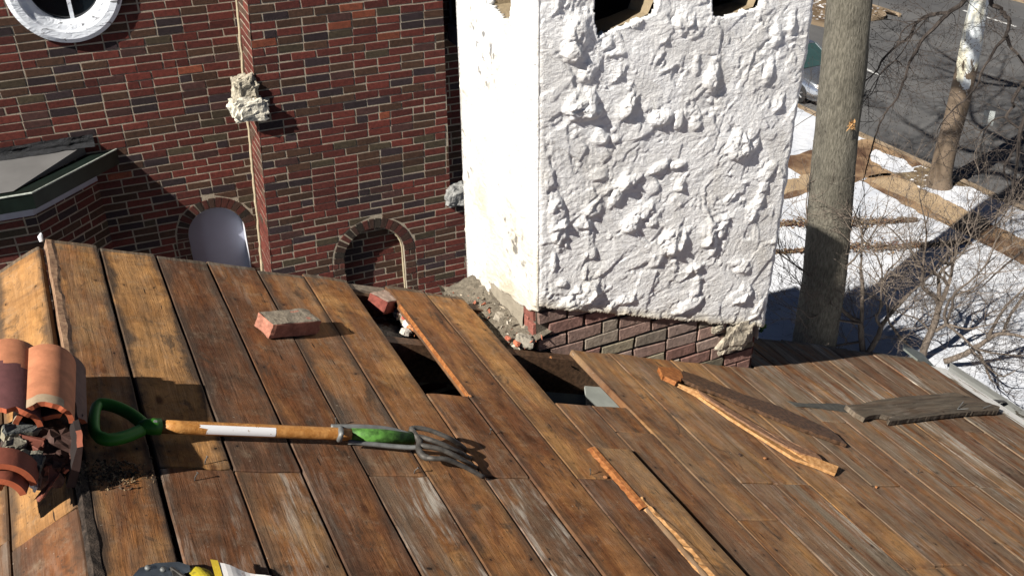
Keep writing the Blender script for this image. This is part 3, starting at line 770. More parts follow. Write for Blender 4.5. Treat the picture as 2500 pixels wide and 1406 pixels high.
# set-back wall left and right
LW = lambda s, o, z: TW(s, o-DEP, z)
al0, al1 = tpx(463, 590, DEP)[0], tpx(603, 590, DEP)[0]; ac1 = (al0+al1)/2; ri1 = (al1-al0)/2; zc1 = tpx(535, 505, DEP)[1]-ri1; ro1 = ri1+.105
c3 = [tpx(12, 0, DEP), tpx(165, 103, DEP), tpx(297, 0, DEP)]
(x1, y1), (x2, y2), (x3, y3) = c3
dd = 2*(x1*(y2-y3)+x2*(y3-y1)+x3*(y1-y2))
wx = ((x1*x1+y1*y1)*(y2-y3)+(x2*x2+y2*y2)*(y3-y1)+(x3*x3+y3*y3)*(y1-y2))/dd; wz = ((x1*x1+y1*y1)*(x3-x2)+(x2*x2+y2*y2)*(x1-x3)+(x3*x3+y3*y3)*(x2-x1))/dd
wR = math.hypot(x1-wx, y1-wz)
wr_in = wR-.165
def circ(z, h, r=wR-.05):
    d = abs(z-wz); return [] if d > r else [(wx-math.sqrt(r*r-d*d), wx+math.sqrt(r*r-d*d))]
ZT2 = wz+wR+.25
lay(bm, mo, LW, ZB, ZT2, lambda z: -3.6, lambda z: bl_(z)+.01, lambda z, h: arch_half(ac1, zc1, ro1+.004)(z, h)+circ(z, h), lambda z, h: arch_half(ac1, zc1, ri1+.03)(z, h)+circ(z, h, wR-.1))
voussoirs(bm, mo, LW, ac1, zc1, ri1, ro1, 17)
for s0, s1 in ((ac1-ro1-.004, ac1-ri1), (ac1+ri1, ac1+ro1+.004)):
    lay(bm, mo, LW, ZB, zc1, lambda z: s0, lambda z: s1, bl=.11, pal=[((.09, .028, .02), .5), ((.06, .03, .02), .4)])
lay(bm, mo, LW, ZB, ZT, lambda z: brR(z)-.01, lambda z: 2.08)
lay(bm, mo, LW, ZB, -2.25, lambda z: 2.08, lambda z: 3.2)
bm.build('brickwork', BRICKM, bld); mo.build('mortar_joints', MORTAR, bld)
# mortar squeeze-out in the inner corner of the return
mb = MB(); zz = np.linspace(-4.9, -1.2, 60)
mb.tube([TW(bl_(z)-.012+random.gauss(0, .002), -DEP+.012, z) for z in zz], [.013+random.gauss(0, .002) for z in zz], 6); 
pn = [TW(ac2+ri2-.008, -.045, z) for z in np.linspace(ZB, zc2, 10)]+[TW(ac2+(ri2-.008)*math.cos(t), -.045, zc2+(ri2-.008)*math.sin(t)) for t in np.linspace(.1, .95, 10)]
mb.tube(pn, [.009+random.gauss(0, .0015) for _ in pn], 6)
mb.build('corner_mortar', mortar('pale_mortar', (.44, .37, .25)), bld, True)
# plain body behind
mb = MB(); o = TW(-3.6, -DEP-.36, GZ)
mb.box(o, TA*5.65, -TN*2.0, np.array([0, 0, -2.0-GZ])); 
mb.box(TW(-3.6, -DEP-.01, GZ), TA*5.7, -TN*.25, np.array([0, 0, ZB+.02-GZ]))
mb.box(TW(-3.6, -DEP-.13, ZB-.2), TA*5.7, -TN*.2, np.array([0, 0, ZT-ZB+.2]))
mb.box(TW(2.1, -DEP-.01, GZ), TA*1.1, -TN*.3, np.array([0, 0, -2.26-GZ]))
mb.build('wall', PBRICK, bld)
mb = MB(); mb.box((3.0, 8.60, -2.4), (.55, .15, 0), (-.18, 1.0, 0), (0, 0, 1.75)); mb.build('added_shade_stack', PBRICK, bld)  # unseen stack, added so that its shadow falls on the large trunk
mb = MB()
for za, zb_ in ((ZB, zsh), (zsh, ZT)):
    L_, R_ = (lambda z: bl_(z)+.03), ((lambda z: brl(z)-.03) if za == ZB else (lambda z: br_(z)-.03))
    mb.prism([TW(L_(za), -.115, za), TW(R_(za), -.115, za), TW(R_(zb_), -.115, zb_), TW(L_(zb_), -.115, zb_)], -TN*.34)
mb.prism([TW(bl_(ZB), -.01, ZB), TW(brl(ZB), -.01, ZB), TW(brl(ZB), -.01, GZ), TW(bl_(ZB), -.01, GZ)], -TN*.5)
mb.build('chimney_breast', PBRICK, bld)
# arched white niche
mb = MB(); prof = [(ac1+ri1, ZB)]+[(ac1+ri1*math.cos(t), zc1+ri1*math.sin(t)) for t in np.linspace(0, math.pi, 30)]+[(ac1-ri1, ZB)]
for (a, z), (b, w) in zip(prof[:-1], prof[1:]): mb.add([LW(a, .004, z), LW(b, .004, w), LW(b, -.125, w), LW(a, -.125, z)], [(0, 1, 2, 3)])
nv = mb.build('arched_niche', plain('white_paint', (.62, .62, .66), .6, 0, .06, 6, .1), bld)
mb = MB(); mb.poly([LW(a, -.12, z) for a, z in prof]); mb.build('niche_panel', plain('shaded_white_panel', (.40, .42, .52), .6, 0, .05, 3, .05), nv)  # white panel, its bluish shade mixed into the base colour
# round window
PEEL = M('peeling_white_paint', .55); v = PEEL.obj(); ng = PEEL.noise(PEEL.scale(v, (9, 9, 22)), 1, 6, .6, 1.2)
PEEL.col(PEEL.mix(PEEL.mr(ng, .60, .66), (.70, .73, .78), (.16, .16, .17))); PEEL.bump(ng, .7, .02)
mb = MB(); n = 72; prof = [(wR, -.06), (wR, .03), (wR-.035, .055), (wR-.085, .05), (wR-.10, .03), (wR-.135, .018), (wR-.165, -.02), (wR-.165, -.10)]
for i in range(n):
    a, b = 2*math.pi*i/n, 2*math.pi*(i+1)/n
    for (r, o), (r2, o2) in zip(prof[:-1], prof[1:]):
        mb.add([LW(wx+r*math.cos(t), o, wz+r*math.sin(t)) for r, o, t in ((r, o, a), (r2, o2, a), (r2, o2, b), (r, o, b))], [(0, 1, 2, 3)])
wf = mb.build('round_window', PEEL.m, bld, False)
mb = MB(); mb.poly([LW(wx+(wR-.15)*math.cos(t), -.085, wz+(wR-.15)*math.sin(t)) for t in np.linspace(0, 2*math.pi, 48, endpoint=False)])
mb.build('pane', plain('dark_glass', (.006, .009, .012), .08, 0, .1, 3, 0, spec=.6), wf)
mb = MB(); mb.box(LW(wx+.0, -.09, wz-wR+.14), TA*.03, TN*.035, np.array([0, 0, 2*wR-.28])); mb.box(LW(wx-wR+.14, -.09, wz-.015), TA*(2*wR-.28), TN*.035, np.array([0, 0, .03])); mb.build('muntin', PEEL.m, wf)

# projecting stones (snecked bond stones)
def rock(name, c, ax, mat_, col, seed, parent=None, disp=.35, n=14, label=None, cat='stone', group=None, cols=None):
    mb = MB(); ax = [np.asarray(a, float) for a in ax]; rings = []
    P = np.zeros((n+1, 2*n+1, 3))
    for i in range(n+1):
        for j in range(2*n+1):
            t = math.pi*i/n; f = 2*math.pi*(j % (2*n))/(2*n)
            d = np.array([math.sin(t)*math.cos(f), math.sin(t)*math.sin(f), math.cos(t)])
            e = np.sign(d)*np.abs(d)**.62
            k = 1+disp*(noise.noise(Vector(d*1.9)+Vector((seed*3.1, seed, 0)))+.5*noise.noise(Vector(d*4.5)+Vector((seed, 7, 0)))+.25*noise.noise(Vector(d*11)+Vector((seed, 1, 3))))
            P[i, j] = np.asarray(c)+k*(e[0]*ax[0]+e[1]*ax[1]+e[2]*ax[2])
    mb.grid(P, col)
    o = mb.build(name, mat_, parent, False)
    if label: tag(o, label, cat, group)
    return o
STONE = tinted('rough_stone', .95, .5, 28, .9, .012)
s1 = tpx(612, 240, 0)
st = rock('bond_stone', TW(s1[0]-.015, .0, s1[1]-.08), (TA*.15, TN*.085, np.array([-.02, 0, .10])), STONE, (.62, .58, .48), 2, bld, .42, 20)
rock('bond_stone', TW(s1[0]-.03, -.03, s1[1]+.07), (TA*.10, TN*.085, np.array([.0, 0, .115])), STONE, (.40, .36, .28), 5, bld, .42, 20)
s2 = tpx(1113, 472, 0)
rock('bond_stone', TW(s2[0], .02, s2[1]), (TA*.115, TN*.10, np.array([0, 0, .10])), STONE, (.26, .26, .25), 9, bld, .3, 22)
# canted bay at the left
A = tpx(285, 365, DEP); A0 = LW(A[0], .0, A[1])
dg = (-TA+TN)/math.sqrt(2)
def bayline(a, off, L1, z):     # wall point, canted corner, far front point
    p = LW(a, 0, z); q = p+dg*L1; return [p, q, q-TA*2.6]
BAYGREEN = plain('green_painted_metal', (.012, .02, .016), .4, .3, .3, 8, .1)
g = bayline(A[0], 0, .95, A[1])
gi = [LW(A[0]-.30, 0, A[1]+.0), None, None]; gi[1] = g[1]+(-TA*.13-TN*.12*1.2); gi[2] = gi[1]-TA*2.6
gi[0] = LW(A[0]-.24, 0, A[1]); gi[1] = gi[0]+dg*.80; gi[2] = gi[1]-TA*2.6
bay = thing('bay_window', LW(A[0]-1.2, .3, GZ), 'brick bay with flat grey roof and dark green gutter', 'bay')
mb = MB()
for k in range(2):
    mb.add([g[k], g[k+1], gi[k+1]+np.array([0, 0, -.01]), gi[k]+np.array([0, 0, -.01])], [(0, 1, 2, 3)])
    mb.add([g[k], g[k+1], g[k+1]+np.array([0, 0, -.13]), g[k]+np.array([0, 0, -.13])], [(3, 2, 1, 0)])
    w = bayline(A[0]-.17, 0, .80, A[1]-.13)
    mb.add([g[k]+np.array([0, 0, -.13]), g[k+1]+np.array([0, 0, -.13]), w[k+1], w[k]], [(0, 1, 2, 3)])
mb.build('gutter', BAYGREEN, bay)
mb = MB(); mb.tube([p+np.array([0, 0, .004]) for p in g], .0075, 6); mb.build('gutter_edge', plain('pale_edge', (.42, .45, .4), .5, 0, .3, 30, .1), bay)
mb = MB(); zr = tpx(100, 362, DEP)[1]; rt = [LW(A[0]-.24, -.005, zr-.03), LW(A[0]-3.3, -.005, zr)]
mb.add([gi[0], gi[1], gi[2], rt[1], rt[0]], [(0, 1, 2, 3, 4)]); mb.build('bay_roof', plain('grey_membrane', (.125, .122, .12), .7, 0, .15, 2.5, .1), bay)
mb = MB(); x = np.linspace(A[0]-3.3, A[0]-.16, 90)
Pg = np.array([[LW(a, .0+.03*fbm(a*9, j*.9, 5)+(.05 if j == 0 else 0), zr-.03+.022*j+.020*(fbm(a*14, j*1.3, 8)-.5)) for a in x] for j in range(5)]); mb.grid(Pg)
mb.build('tar_flashing', plain('roof_tar', (.018, .019, .022), .5, 0, .5, 30, .8, .02), bay)
mb = MB(); w = bayline(A[0]-.205, 0, .72, A[1]-.13); w2 = [p+np.array([0, 0, -.115]) for p in w]
for k in range(2): mb.add([w[k]+TN*.012, w[k+1]+TN*.012, w2[k+1]+TN*.012, w2[k]+TN*.012], [(3, 2, 1, 0)])
mb.build('fascia', plain('shaded_white_fascia', (.36, .36, .42), .6, 0, .1, 9, .1), bay)  # white boards greyed: the shade under the gutter is in the colour
bm, mo = MB(), MB()
pw = LW(A[0]-.21, 0, 0); qw = pw+dg*.70; nrm = np.cross(dg, (0, 0, 1.0)); nrm = nrm if nrm @ np.array([0.5, -1, 0]) > 0 else -nrm
lay(bm, mo, lambda s, o, z: pw+dg*(.70-s)+nrm*o+np.array([0, 0, z]), ZB, A[1]-.13, lambda z: 0, lambda z: .70)
lay(bm, mo, lambda s, o, z: qw-TA*(2.4-s)+TN*o+np.array([0, 0, z]), ZB, A[1]-.13, lambda z: 0, lambda z: 2.4)
bm.build('brickwork', BRICKM, bay); mo.build('mortar_joints', MORTAR, bay)
mb = MB(); mb.prism([(*(LW(A[0]-.24, -.05, 0)[:2]), GZ), (*((qw-nrm*.02)[:2]), GZ), (*((qw-TA*2.4)[:2]), GZ), (*(LW(A[0]-3.2, -.05, 0)[:2]), GZ)], (0, 0, ZB+.02-GZ)); mb.build('base', PBRICK, bay)
# oriel box behind the chimney
oa = tpx(1088, 60, DEP)[0]+.02
ori = thing('oriel_window', LW(oa+.8, .3, GZ+6), 'dark boxed-out window with white sill behind the chimney', 'window')
z0 = tpx(1086, 100, DEP)[1]
mb = MB(); mb.box(LW(oa, 0, z0), TA*.5, TN*.75, np.array([0, 0, .16])); mb.build('sill', plain('white_sill', (.50, .51, .55), .6, 0, .1, 8, .1), ori)
mb = MB(); mb.box(LW(oa+.03, 0, z0+.16), TA*.46, TN*.70, np.array([0, 0, 1.0])); mb.build('window_glass', plain('black_glass', (.008, .010, .014), .12, 0, .1, 3, 0, spec=.6), ori)
mb = MB()
for s in (.02, .28, .52, .7): mb.box(LW(oa+.012, s, z0+.16), TA*.02, TN*.022, np.array([0, 0, 1.0]))
mb.box(LW(oa+.012, 0, z0+.17), TA*.02, TN*.72, np.array([0, 0, .04])); mb.build('window_frame', plain('grey_frame', (.2, .22, .24), .5, 0, .1, 8, 0), ori)

# ================================================================== HOUSE ROOF
house = thing('house', (0, 1, GZ), 'house roof stripped to bare wooden boards', 'house')
RM = Matrix(((RE[0], 0, RN[0], 0), (RE[1], 1, RN[1], 0), (RE[2], 0, RN[2], 0), (0, 0, 0, 1)))
def board(u0, u1, y0, y1, col, frame='R', h=0.0, th=.022, m=WOOD, name='roof_board', wob=.0026, tilt=0.0, yaw=0.0):
    w, L = u1-u0, y1-y0; nx = 7; ny = max(8, int(L/.05)); sd = random.randint(0, 9999)
    xs = np.array([0, .004, .03, w/2, w-.03, w-.004, w])-w/2; ys = np.concatenate([[0, .004], np.linspace(.03, L-.03, ny), [L-.004, L]])-L/2
    X, Y = np.meshgrid(xs, ys)
    e0 = (fbm(Y[:, 0]*5, sd, 1, 4)-.47)*wob*2; e1 = (fbm(Y[:, 0]*5, sd+40, 1, 4)-.47)*wob*2
    X[:, :3] += e0[:, None]; X[:, -3:] += e1[:, None]
    j0 = (fbm(X[0]*60, sd, 2, 3)-.47)*.010; j1 = (fbm(X[0]*60, sd+7, 2, 3)-.47)*.014
    Y[:2] += j0; Y[-2:] += j1
    Z = (fbm(X*9, Y*1.5+sd, 3, 3)-.47)*.006
    Z[:, 0] -= .003; Z[:, -1] -= .003; Z[0] -= .003; Z[-1] -= .003
    Z = Z + X*tilt
    ce = np.zeros((len(ys)-1, nx-1, 3)); yc2 = (Y[:-1, :-1]+L/2)
    if y1 > 3.3: ce[..., 0] = np.clip(np.exp(-(L-yc2)/.11), 0, 1)
    mb = MB(); mb.grid(np.stack([X, Y, Z], -1), cols=ce)
    R, C = X.shape; ring = [(0, i) for i in range(C)]+[(j, C-1) for j in range(1, R)]+[(R-1, i) for i in range(C-2, -1, -1)]+[(j, 0) for j in range(R-2, 0, -1)]
    top = [(X[p], Y[p], Z[p]) for p in ring]; bot = [(x, y, z-th) for x, y, z in top]; n = len(ring)
    mb.add(top+bot, [(i, n+i, n+(i+1) % n, (i+1) % n) for i in range(n)], (0, 0, 0))
    mb.add([bot[0], bot[C-1], bot[C-1+R-1], bot[2*C+R-3]], [(3, 2, 1, 0)], (0, 0, 0))
    uc, yc = (u0+u1)/2, (y0+y1)/2
    if frame == 'R': mt = Matrix.Translation(Vector(RP(uc, yc, h))) @ RM
    else: mt = Matrix.Translation(Vector(LP(uc, yc, h))) @ LM
    if yaw: mt = mt @ Matrix.Rotation(yaw, 4, 'Z')
    o = mb.build(name, m, None, False, mt); o.color = col; child(o, house); return o
PHI = rad(24); UR = .448
LE = np.array([-math.cos(PHI), 0, -math.sin(PHI)]); LN = np.array([-math.sin(PHI), 0, math.cos(PHI)])
def LP(u, y, h=0.0): return RP(UR, 0, 0) + LE*u + RY*y + LN*h
LM = Matrix(((-LE[0], 0, LN[0], 0), (-LE[1], 1, LN[1], 0), (-LE[2], 0, LN[2], 0), (0, 0, 0, 1)))
FY, NY = 3.475, -1.6
def jc(r, g, b, a, j=.06): return tuple(max(0, min(2, q+random.uniform(-j, j))) for q in (r, g, b, a))
# (u0, u1, list of y breaks far->near, tone per piece)
GOLD, REDB, BRN, GREY, GREYW, ORNG, TAN = (.33, .25, .15, .95), (.64, .12, .12, .5), (.50, .25, .15, .6), (.45, .85, .35, .25), (.45, .95, .9, .2), (.40, .1, .05, .45), (.42, .55, .3, .35)
rows = [
    (.466, .629, [FY+.01, NY], [(.42, .35, .1, 1.0)]),
    (.640, .829, [FY, 2.13, NY], [(.30, .22, .1, 1.0), (.52, .2, .55, .6)]),
    (.835, 1.020, [FY-.005, 2.125, NY], [(.60, .15, .1, .8), (.46, .45, .8, .5)]),
    (1.027, 1.212, [FY+.005, NY], [(.54, .15, .2, .5)]),
    (1.218, 1.406, [FY-.01, 2.118, NY], [(.50, .35, .1, .9), (.50, .5, 1.1, .4)]),
    (1.412, 1.600, [FY+.008, NY], [(.40, .18, .1, .7)]),
    (1.606, 1.768, [2.60, 2.118, NY], [(.46, .2, .1, .3), (.50, .55, 1.2, .35)]),
    (1.776, 1.954, [FY, 1.65, NY], [(.46, .12, .05, .55), (.55, .25, .3, .4)]),
    (1.960, 2.146, [FY-.012, 2.118, NY], [(.40, .15, .08, .6), (.58, .25, .25, .4)]),
    (2.151, 2.318, [2.60, 2.29], [(.46, .45, .2, .4)]),
    (2.322, 2.494, [2.60, 2.42, NY], [(.46, .4, .15, .4), (.48, .5, .1, .3)]),
    (2.499, 2.700, [3.055, 1.9, NY], [(.42, .5, .15, .35), (.44, .45, .2, .3)]),
    (2.704, 2.872, [3.06, 2.112, NY], [(.40, .55, .35, .3), (.48, .65, .9, .3)]),
    (2.877, 3.066, [3.058, 2.11, NY], [(.40, .45, .35, .3), (.48, .95, 1.1, .3)]),
    (3.070, 3.246, [3.06, 1.62, NY], [(.38, .4, .25, .3), (.30, .4, .3, .5)]),
    (3.250, 3.440, [3.055, 1.63, NY], [(.42, .65, .4, .3), (.46, .55, .2, .3)]),
    (3.444, 3.628, [3.06, 2.11, NY], [(.44, .85, .4, .3), (.46, .6, .5, .3)]),
    (3.633, 3.815, [FY-.03, 2.6, NY], [(.45, .95, .5, .2), (.46, .6, .35, .3)]),
    (3.820, 3.985, [FY-.02, NY], [(.44, .8, .45, .3)]),
    (3.990, 4.178, [FY-.035, 2.12, NY], [(.44, .9, 1.0, .2), (.44, .7, .4, .2)]),
    (4.183, 4.368, [FY-.02, 2.11, NY], [(.46, .85, 1.1, .2), (.45, .9, 1.0, .2)]),
    (4.373, 4.556, [FY-.01, 1.64, NY], [(.42, .95, 1.6, .2), (.42, .95, 1.6, .2)]),
    (4.561, 4.731, [FY-.02, NY], [(.56, .5, .35, .2)]),
    (4.735, 4.928, [FY-.03, 2.6, NY], [(.48, .7, .5, .2), (.5, .75, .4, .2)]),
    (4.932, 5.080, [FY-.02, NY], [(.44, .95, 1.5, .2)]),
    (5.085, 5.248, [FY-.03, 2.1, NY], [(.5, .75, .45, .2), (.46, .8, .4, .2)]),
    (5.252, 5.415, [FY-.02, NY], [(.5, .75, .5, .2)])]
for u0, u1, ys, tones in rows:
    for k in range(len(ys)-1):
        yy = ys[k+1]+(.003 if k < len(ys)-2 else 0)
        gp_ = .0 if u0 < 1.0 else .0013
        board(u0-gp_, u1+gp_, yy, ys[k], jc(*tones[k], j=.03), h=random.uniform(-.0025, .0015), tilt=random.uniform(-.012, .012), yaw=random.uniform(-.0006, .0006))
# raised, split loose board
lb = board(2.125, 2.292, NY, 2.287, (.34, .5, .15, .55), h=.013, tilt=-.02)
lb['label'] = 'loose roof board with freshly split orange edge'
def strip(name, pts, m, parent=None, n=1):
    mb = MB(); mb.grid(np.array(pts)); return mb.build(name, m, parent)
yy = np.concatenate([np.linspace(2.285, 1.95, 22), ])
P = [[RP(2.098+.006*random.random(), y, .002+.002*random.random()) for y in yy], [RP(2.110+.004*random.random(), y, .013) for y in yy], [RP(2.128, y, .017) for y in yy]]
o = strip('split_edge', np.array(P), RAW, house)
yy = np.linspace(3.30, 2.605, 40)
strip('split_edge', np.array([[RP(1.7735, y, -.013) for y in yy], [RP(1.7725+.002*vn(y*40, 3.), y, -.004) for y in yy], [RP(1.777+.002*vn(y*30, 3.), y, .0012) for y in yy]]), RAW, house)
yy = np.linspace(2.0, 1.0, 74)
wv_ = lambda y: .028*min(1, max(0, 1.99-y)*5)+.014*(fbm(np.array(y*22), 3., 5, 3)-.4)
P = [[RP(2.118+.006*math.sin(y*21)+.012*vn(y*31, 2.), y, -.004) for y in yy],
     [RP(2.124+.010*vn(y*25, 9.)+.3*wv_(y), y, .010+.007*vn(y*60, 4.)) for y in yy],
     [RP(2.132+.55*wv_(y)+.006*vn(y*60, 7.), y, .016+.006*vn(y*50, 3.)) for y in yy], [RP(2.14+1.3*wv_(y), y, .0155) for y in yy]]
strip('split_edge', np.array(P), RAWPALE, house)
# boards on the far slope of the ridge
for u0, u1, ys, tones in [(.014, .185, [FY-.03, 1.985, NY], [(.26, .15, .1, .9), (.50, .25, .35, .6)]), (.192, .37, [FY-.03, 2.03, NY], [(.40, .2, .1, .8), (.55, .3, .2, .5)]),
                          (.376, .56, [FY-.03, 1.4, NY], [TAN, BRN]), (.566, .75, [FY-.03, NY], [BRN])]:
    for k in range(len(ys)-1): board(u0, u1, ys[k+1]+.003, ys[k], jc(*tones[k]), 'L', h=random.uniform(-.002, .002))
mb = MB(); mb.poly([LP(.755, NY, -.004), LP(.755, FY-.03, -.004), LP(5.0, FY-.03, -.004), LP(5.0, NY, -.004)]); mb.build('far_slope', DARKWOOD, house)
# ridge lip: raised worn strip along the first board and dirt in the crack
yy = np.linspace(FY, 2.62, 60)
P = [[RP(.458+.004*vn(y*9, 1.), y, -.03) for y in yy], [RP(.458+.005*vn(y*9, 1.), y, .003+.002*vn(y*30, 5.)) for y in yy], [RP(.470+.012*vn(y*7, 3.)+.006*vn(y*40, 2.), y, .003+.003*vn(y*25, 8.)) for y in yy], [RP(.486+.016*vn(y*7, 3.)+.006*vn(y*40, 2.), y, -.001) for y in yy]]
strip('ridge_lip', np.array(P), rawwood('worn_ridge_edge', (.20, .115, .07), (.36, .23, .14)), house)
yy = np.linspace(2.15, NY, 120)
P = [[LP(.012, y, -.004+.006*vn(y*30, 3.)) for y in yy], [RP(.447, y, .000+.008*vn(y*26, 5.)) for y in yy], [RP(.462+.008*vn(y*18, 6.), y, .001+.005*vn(y*33, 1.)) for y in yy], [RP(.470+.012*vn(y*14, 6.), y, -.003) for y in yy]]
strip('ridge_dirt', np.array(P), plain('black_dirt', (.055, .04, .03), .95, 0, .6, 60, .9, .01), house, 1)
# rafters
for y in (3.0, 2.585, 2.10, 1.62, 1.14, .66, .18, -.3, -.78, -1.26):
    if y == 3.0:
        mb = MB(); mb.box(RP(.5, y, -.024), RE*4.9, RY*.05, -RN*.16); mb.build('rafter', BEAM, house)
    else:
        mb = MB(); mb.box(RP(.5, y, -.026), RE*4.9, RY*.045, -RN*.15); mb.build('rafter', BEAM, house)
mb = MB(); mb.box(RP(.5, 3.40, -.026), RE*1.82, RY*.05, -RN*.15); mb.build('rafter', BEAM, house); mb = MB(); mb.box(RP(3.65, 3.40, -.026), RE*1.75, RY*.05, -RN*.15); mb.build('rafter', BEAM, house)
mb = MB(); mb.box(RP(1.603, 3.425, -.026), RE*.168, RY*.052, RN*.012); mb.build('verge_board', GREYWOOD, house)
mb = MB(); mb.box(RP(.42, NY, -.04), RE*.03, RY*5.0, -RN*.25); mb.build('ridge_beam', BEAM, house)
# top of the gable wall, attic inside
def roofz(x): return -.383/.924*(x)-1.5/.924
gx = lambda u: RP(u, 0, -.05)
def gable(y0, y1, name):
    mb = MB(); pl = [LP(4.6, y0, -.06), LP(0.0, y0, -.06), gx(UR)+RY*y0, gx(5.25)+RY*y0]
    pl = [np.array([p[0], y0, p[2]]) for p in pl]
    pts = pl+[np.array([pl[-1][0], y0, GZ]), np.array([pl[0][0], y0, GZ])]
    mb.prism(pts, (0, y1-y0, 0)); return mb.build(name, PBRICK, house)
gable(3.46, 3.24, 'gable_wall') if False else None
mb = MB(); xw = gx(5.25)[0]
mb.box((xw-.25, NY, GZ), (.25, 0, 0), (0, 3.45-NY, 0), (0, 0, roofz(xw)-.12-GZ)); 
xl = LP(4.6, 0)[0]; mb.box((xl, NY, GZ), (.25, 0, 0), (0, 3.45-NY, 0), (0, 0, LP(4.6, 0)[2]-.15-GZ))
pl = [LP(4.5, 3.42, -.3), LP(0, 3.42, -.3), RP(UR, 3.42, -.3), RP(5.2, 3.42, -.3)]
pts = [np.array([p[0], 3.42, p[2]]) for p in pl]; pts += [np.array([pts[-1][0], 3.42, GZ]), np.array([pts[0][0], 3.42, GZ])]
mb.prism(pts, (0, .05, 0)); pts2 = [p*np.array([1, 0, 1])+np.array([0, NY, 0]) for p in pts]; mb.prism(pts2, (0, .05, 0))
mb.build('wall', PBRICK, house)
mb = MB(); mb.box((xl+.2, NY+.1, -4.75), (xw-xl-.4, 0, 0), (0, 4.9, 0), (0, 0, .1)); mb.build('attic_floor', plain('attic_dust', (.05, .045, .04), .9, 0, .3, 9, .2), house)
# grey sheet lying in the opening
mb = MB(); mb.prism([RP(2.42, 2.64, -.17), RP(2.80, 2.63, -.16), RP(2.80, 3.0, -.14), RP(2.60, 3.0, -.14)], -RN*.01); mb.prism([RP(2.2, 2.99, -.26), RP(2.9, 2.99, -.26), RP(2.9, 3.02, -.15), RP(2.2, 3.02, -.15)], RY*.01)
mb.build('ceiling_board', plain('grey_board', (.34, .36, .33), .7, 0, .15, 9, .1), house)
# eave: white metal edge, gutter
WHITEM = M('flaking_white_edge', .6); v = WHITEM.obj(); ng = WHITEM.noise(WHITEM.scale(v, (16, 5, 16)), 1, 7, .7, .6)
WHITEM.col(WHITEM.mix(WHITEM.mr(ng, .54, .62), (.82, .80, .75), (.30, .24, .16))); WHITEM.bump(ng, .4, .01)
ed = [[RP(5.418, y, -.001+.002*vn(y*9, 3.)) for y in np.linspace(NY, 3.36, 60)], [RP(5.575+.006*vn(y*7, 2.), y, -.008) for y in np.linspace(NY, 3.36, 60)], [RP(5.588, y, -.03) for y in np.linspace(NY, 3.36, 60)]]
strip('drip_edge', np.array(ed), WHITEM.m, house)
GUT = M('old_gutter', .55, .3); v = GUT.obj(); ng = GUT.noise(GUT.scale(v, (20, 6, 20)), 1, 7, .7)
yb = GUT.mr(GUT.sep(v)[1], 3.0, 2.55, 0, .14)
GUT.col(GUT.mix(GUT.mr(GUT.math('ADD', ng, yb), .60, .66), (.235, .24, .23), (.05, .045, .036))); GUT.bump(ng, .3, .008)
yy = np.linspace(NY, 3.46, 60); gp = []
for a in np.linspace(-20, 200, 12):
    t = rad(a); gp.append([RP(5.69, y, -.07)+np.array([-math.cos(t)*.085, 0, -math.sin(t)*.085]) for y in yy])
gu = strip('gutter', np.array(gp), GUT.m, house)
mb = MB(); mb.tube([RP(5.69, y, -.07)+np.array([.084, 0, .030]) for y in yy], .005, 6); mb.build('gutter_bead', METAL, gu)
mb = MB(); mb.box(RP(5.56, 3.0, -.02), RE*.17, RY*.025, RN*.004); mb.tube([RP(5.60, 3.02, -.05), RP(5.66, 3.05, -.075), RP(5.71, 3.03, -.03)], .008, 5); mb.build('gutter_bracket', DARKMETAL, gu)
# wall-end flashing at the gutter head
mb = MB(); mb.prism([RP(5.33, 3.40, .0), RP(5.52, 3.40, -.03), RP(5.58, 3.55, -.02), RP(5.42, 3.60, .01), RP(5.33, 3.52, .01)], RN*.012); mb.build('corner_flashing', plain('lead_flashing', (.15, .165, .15), .6, .2, .2, 14, .3), house)
mb = MB(); mb.box(RP(5.42, 3.36, -.09), RE*.12, RY*.05, RN*.07); mb.build('broken_soffit', DARKWOOD, house)

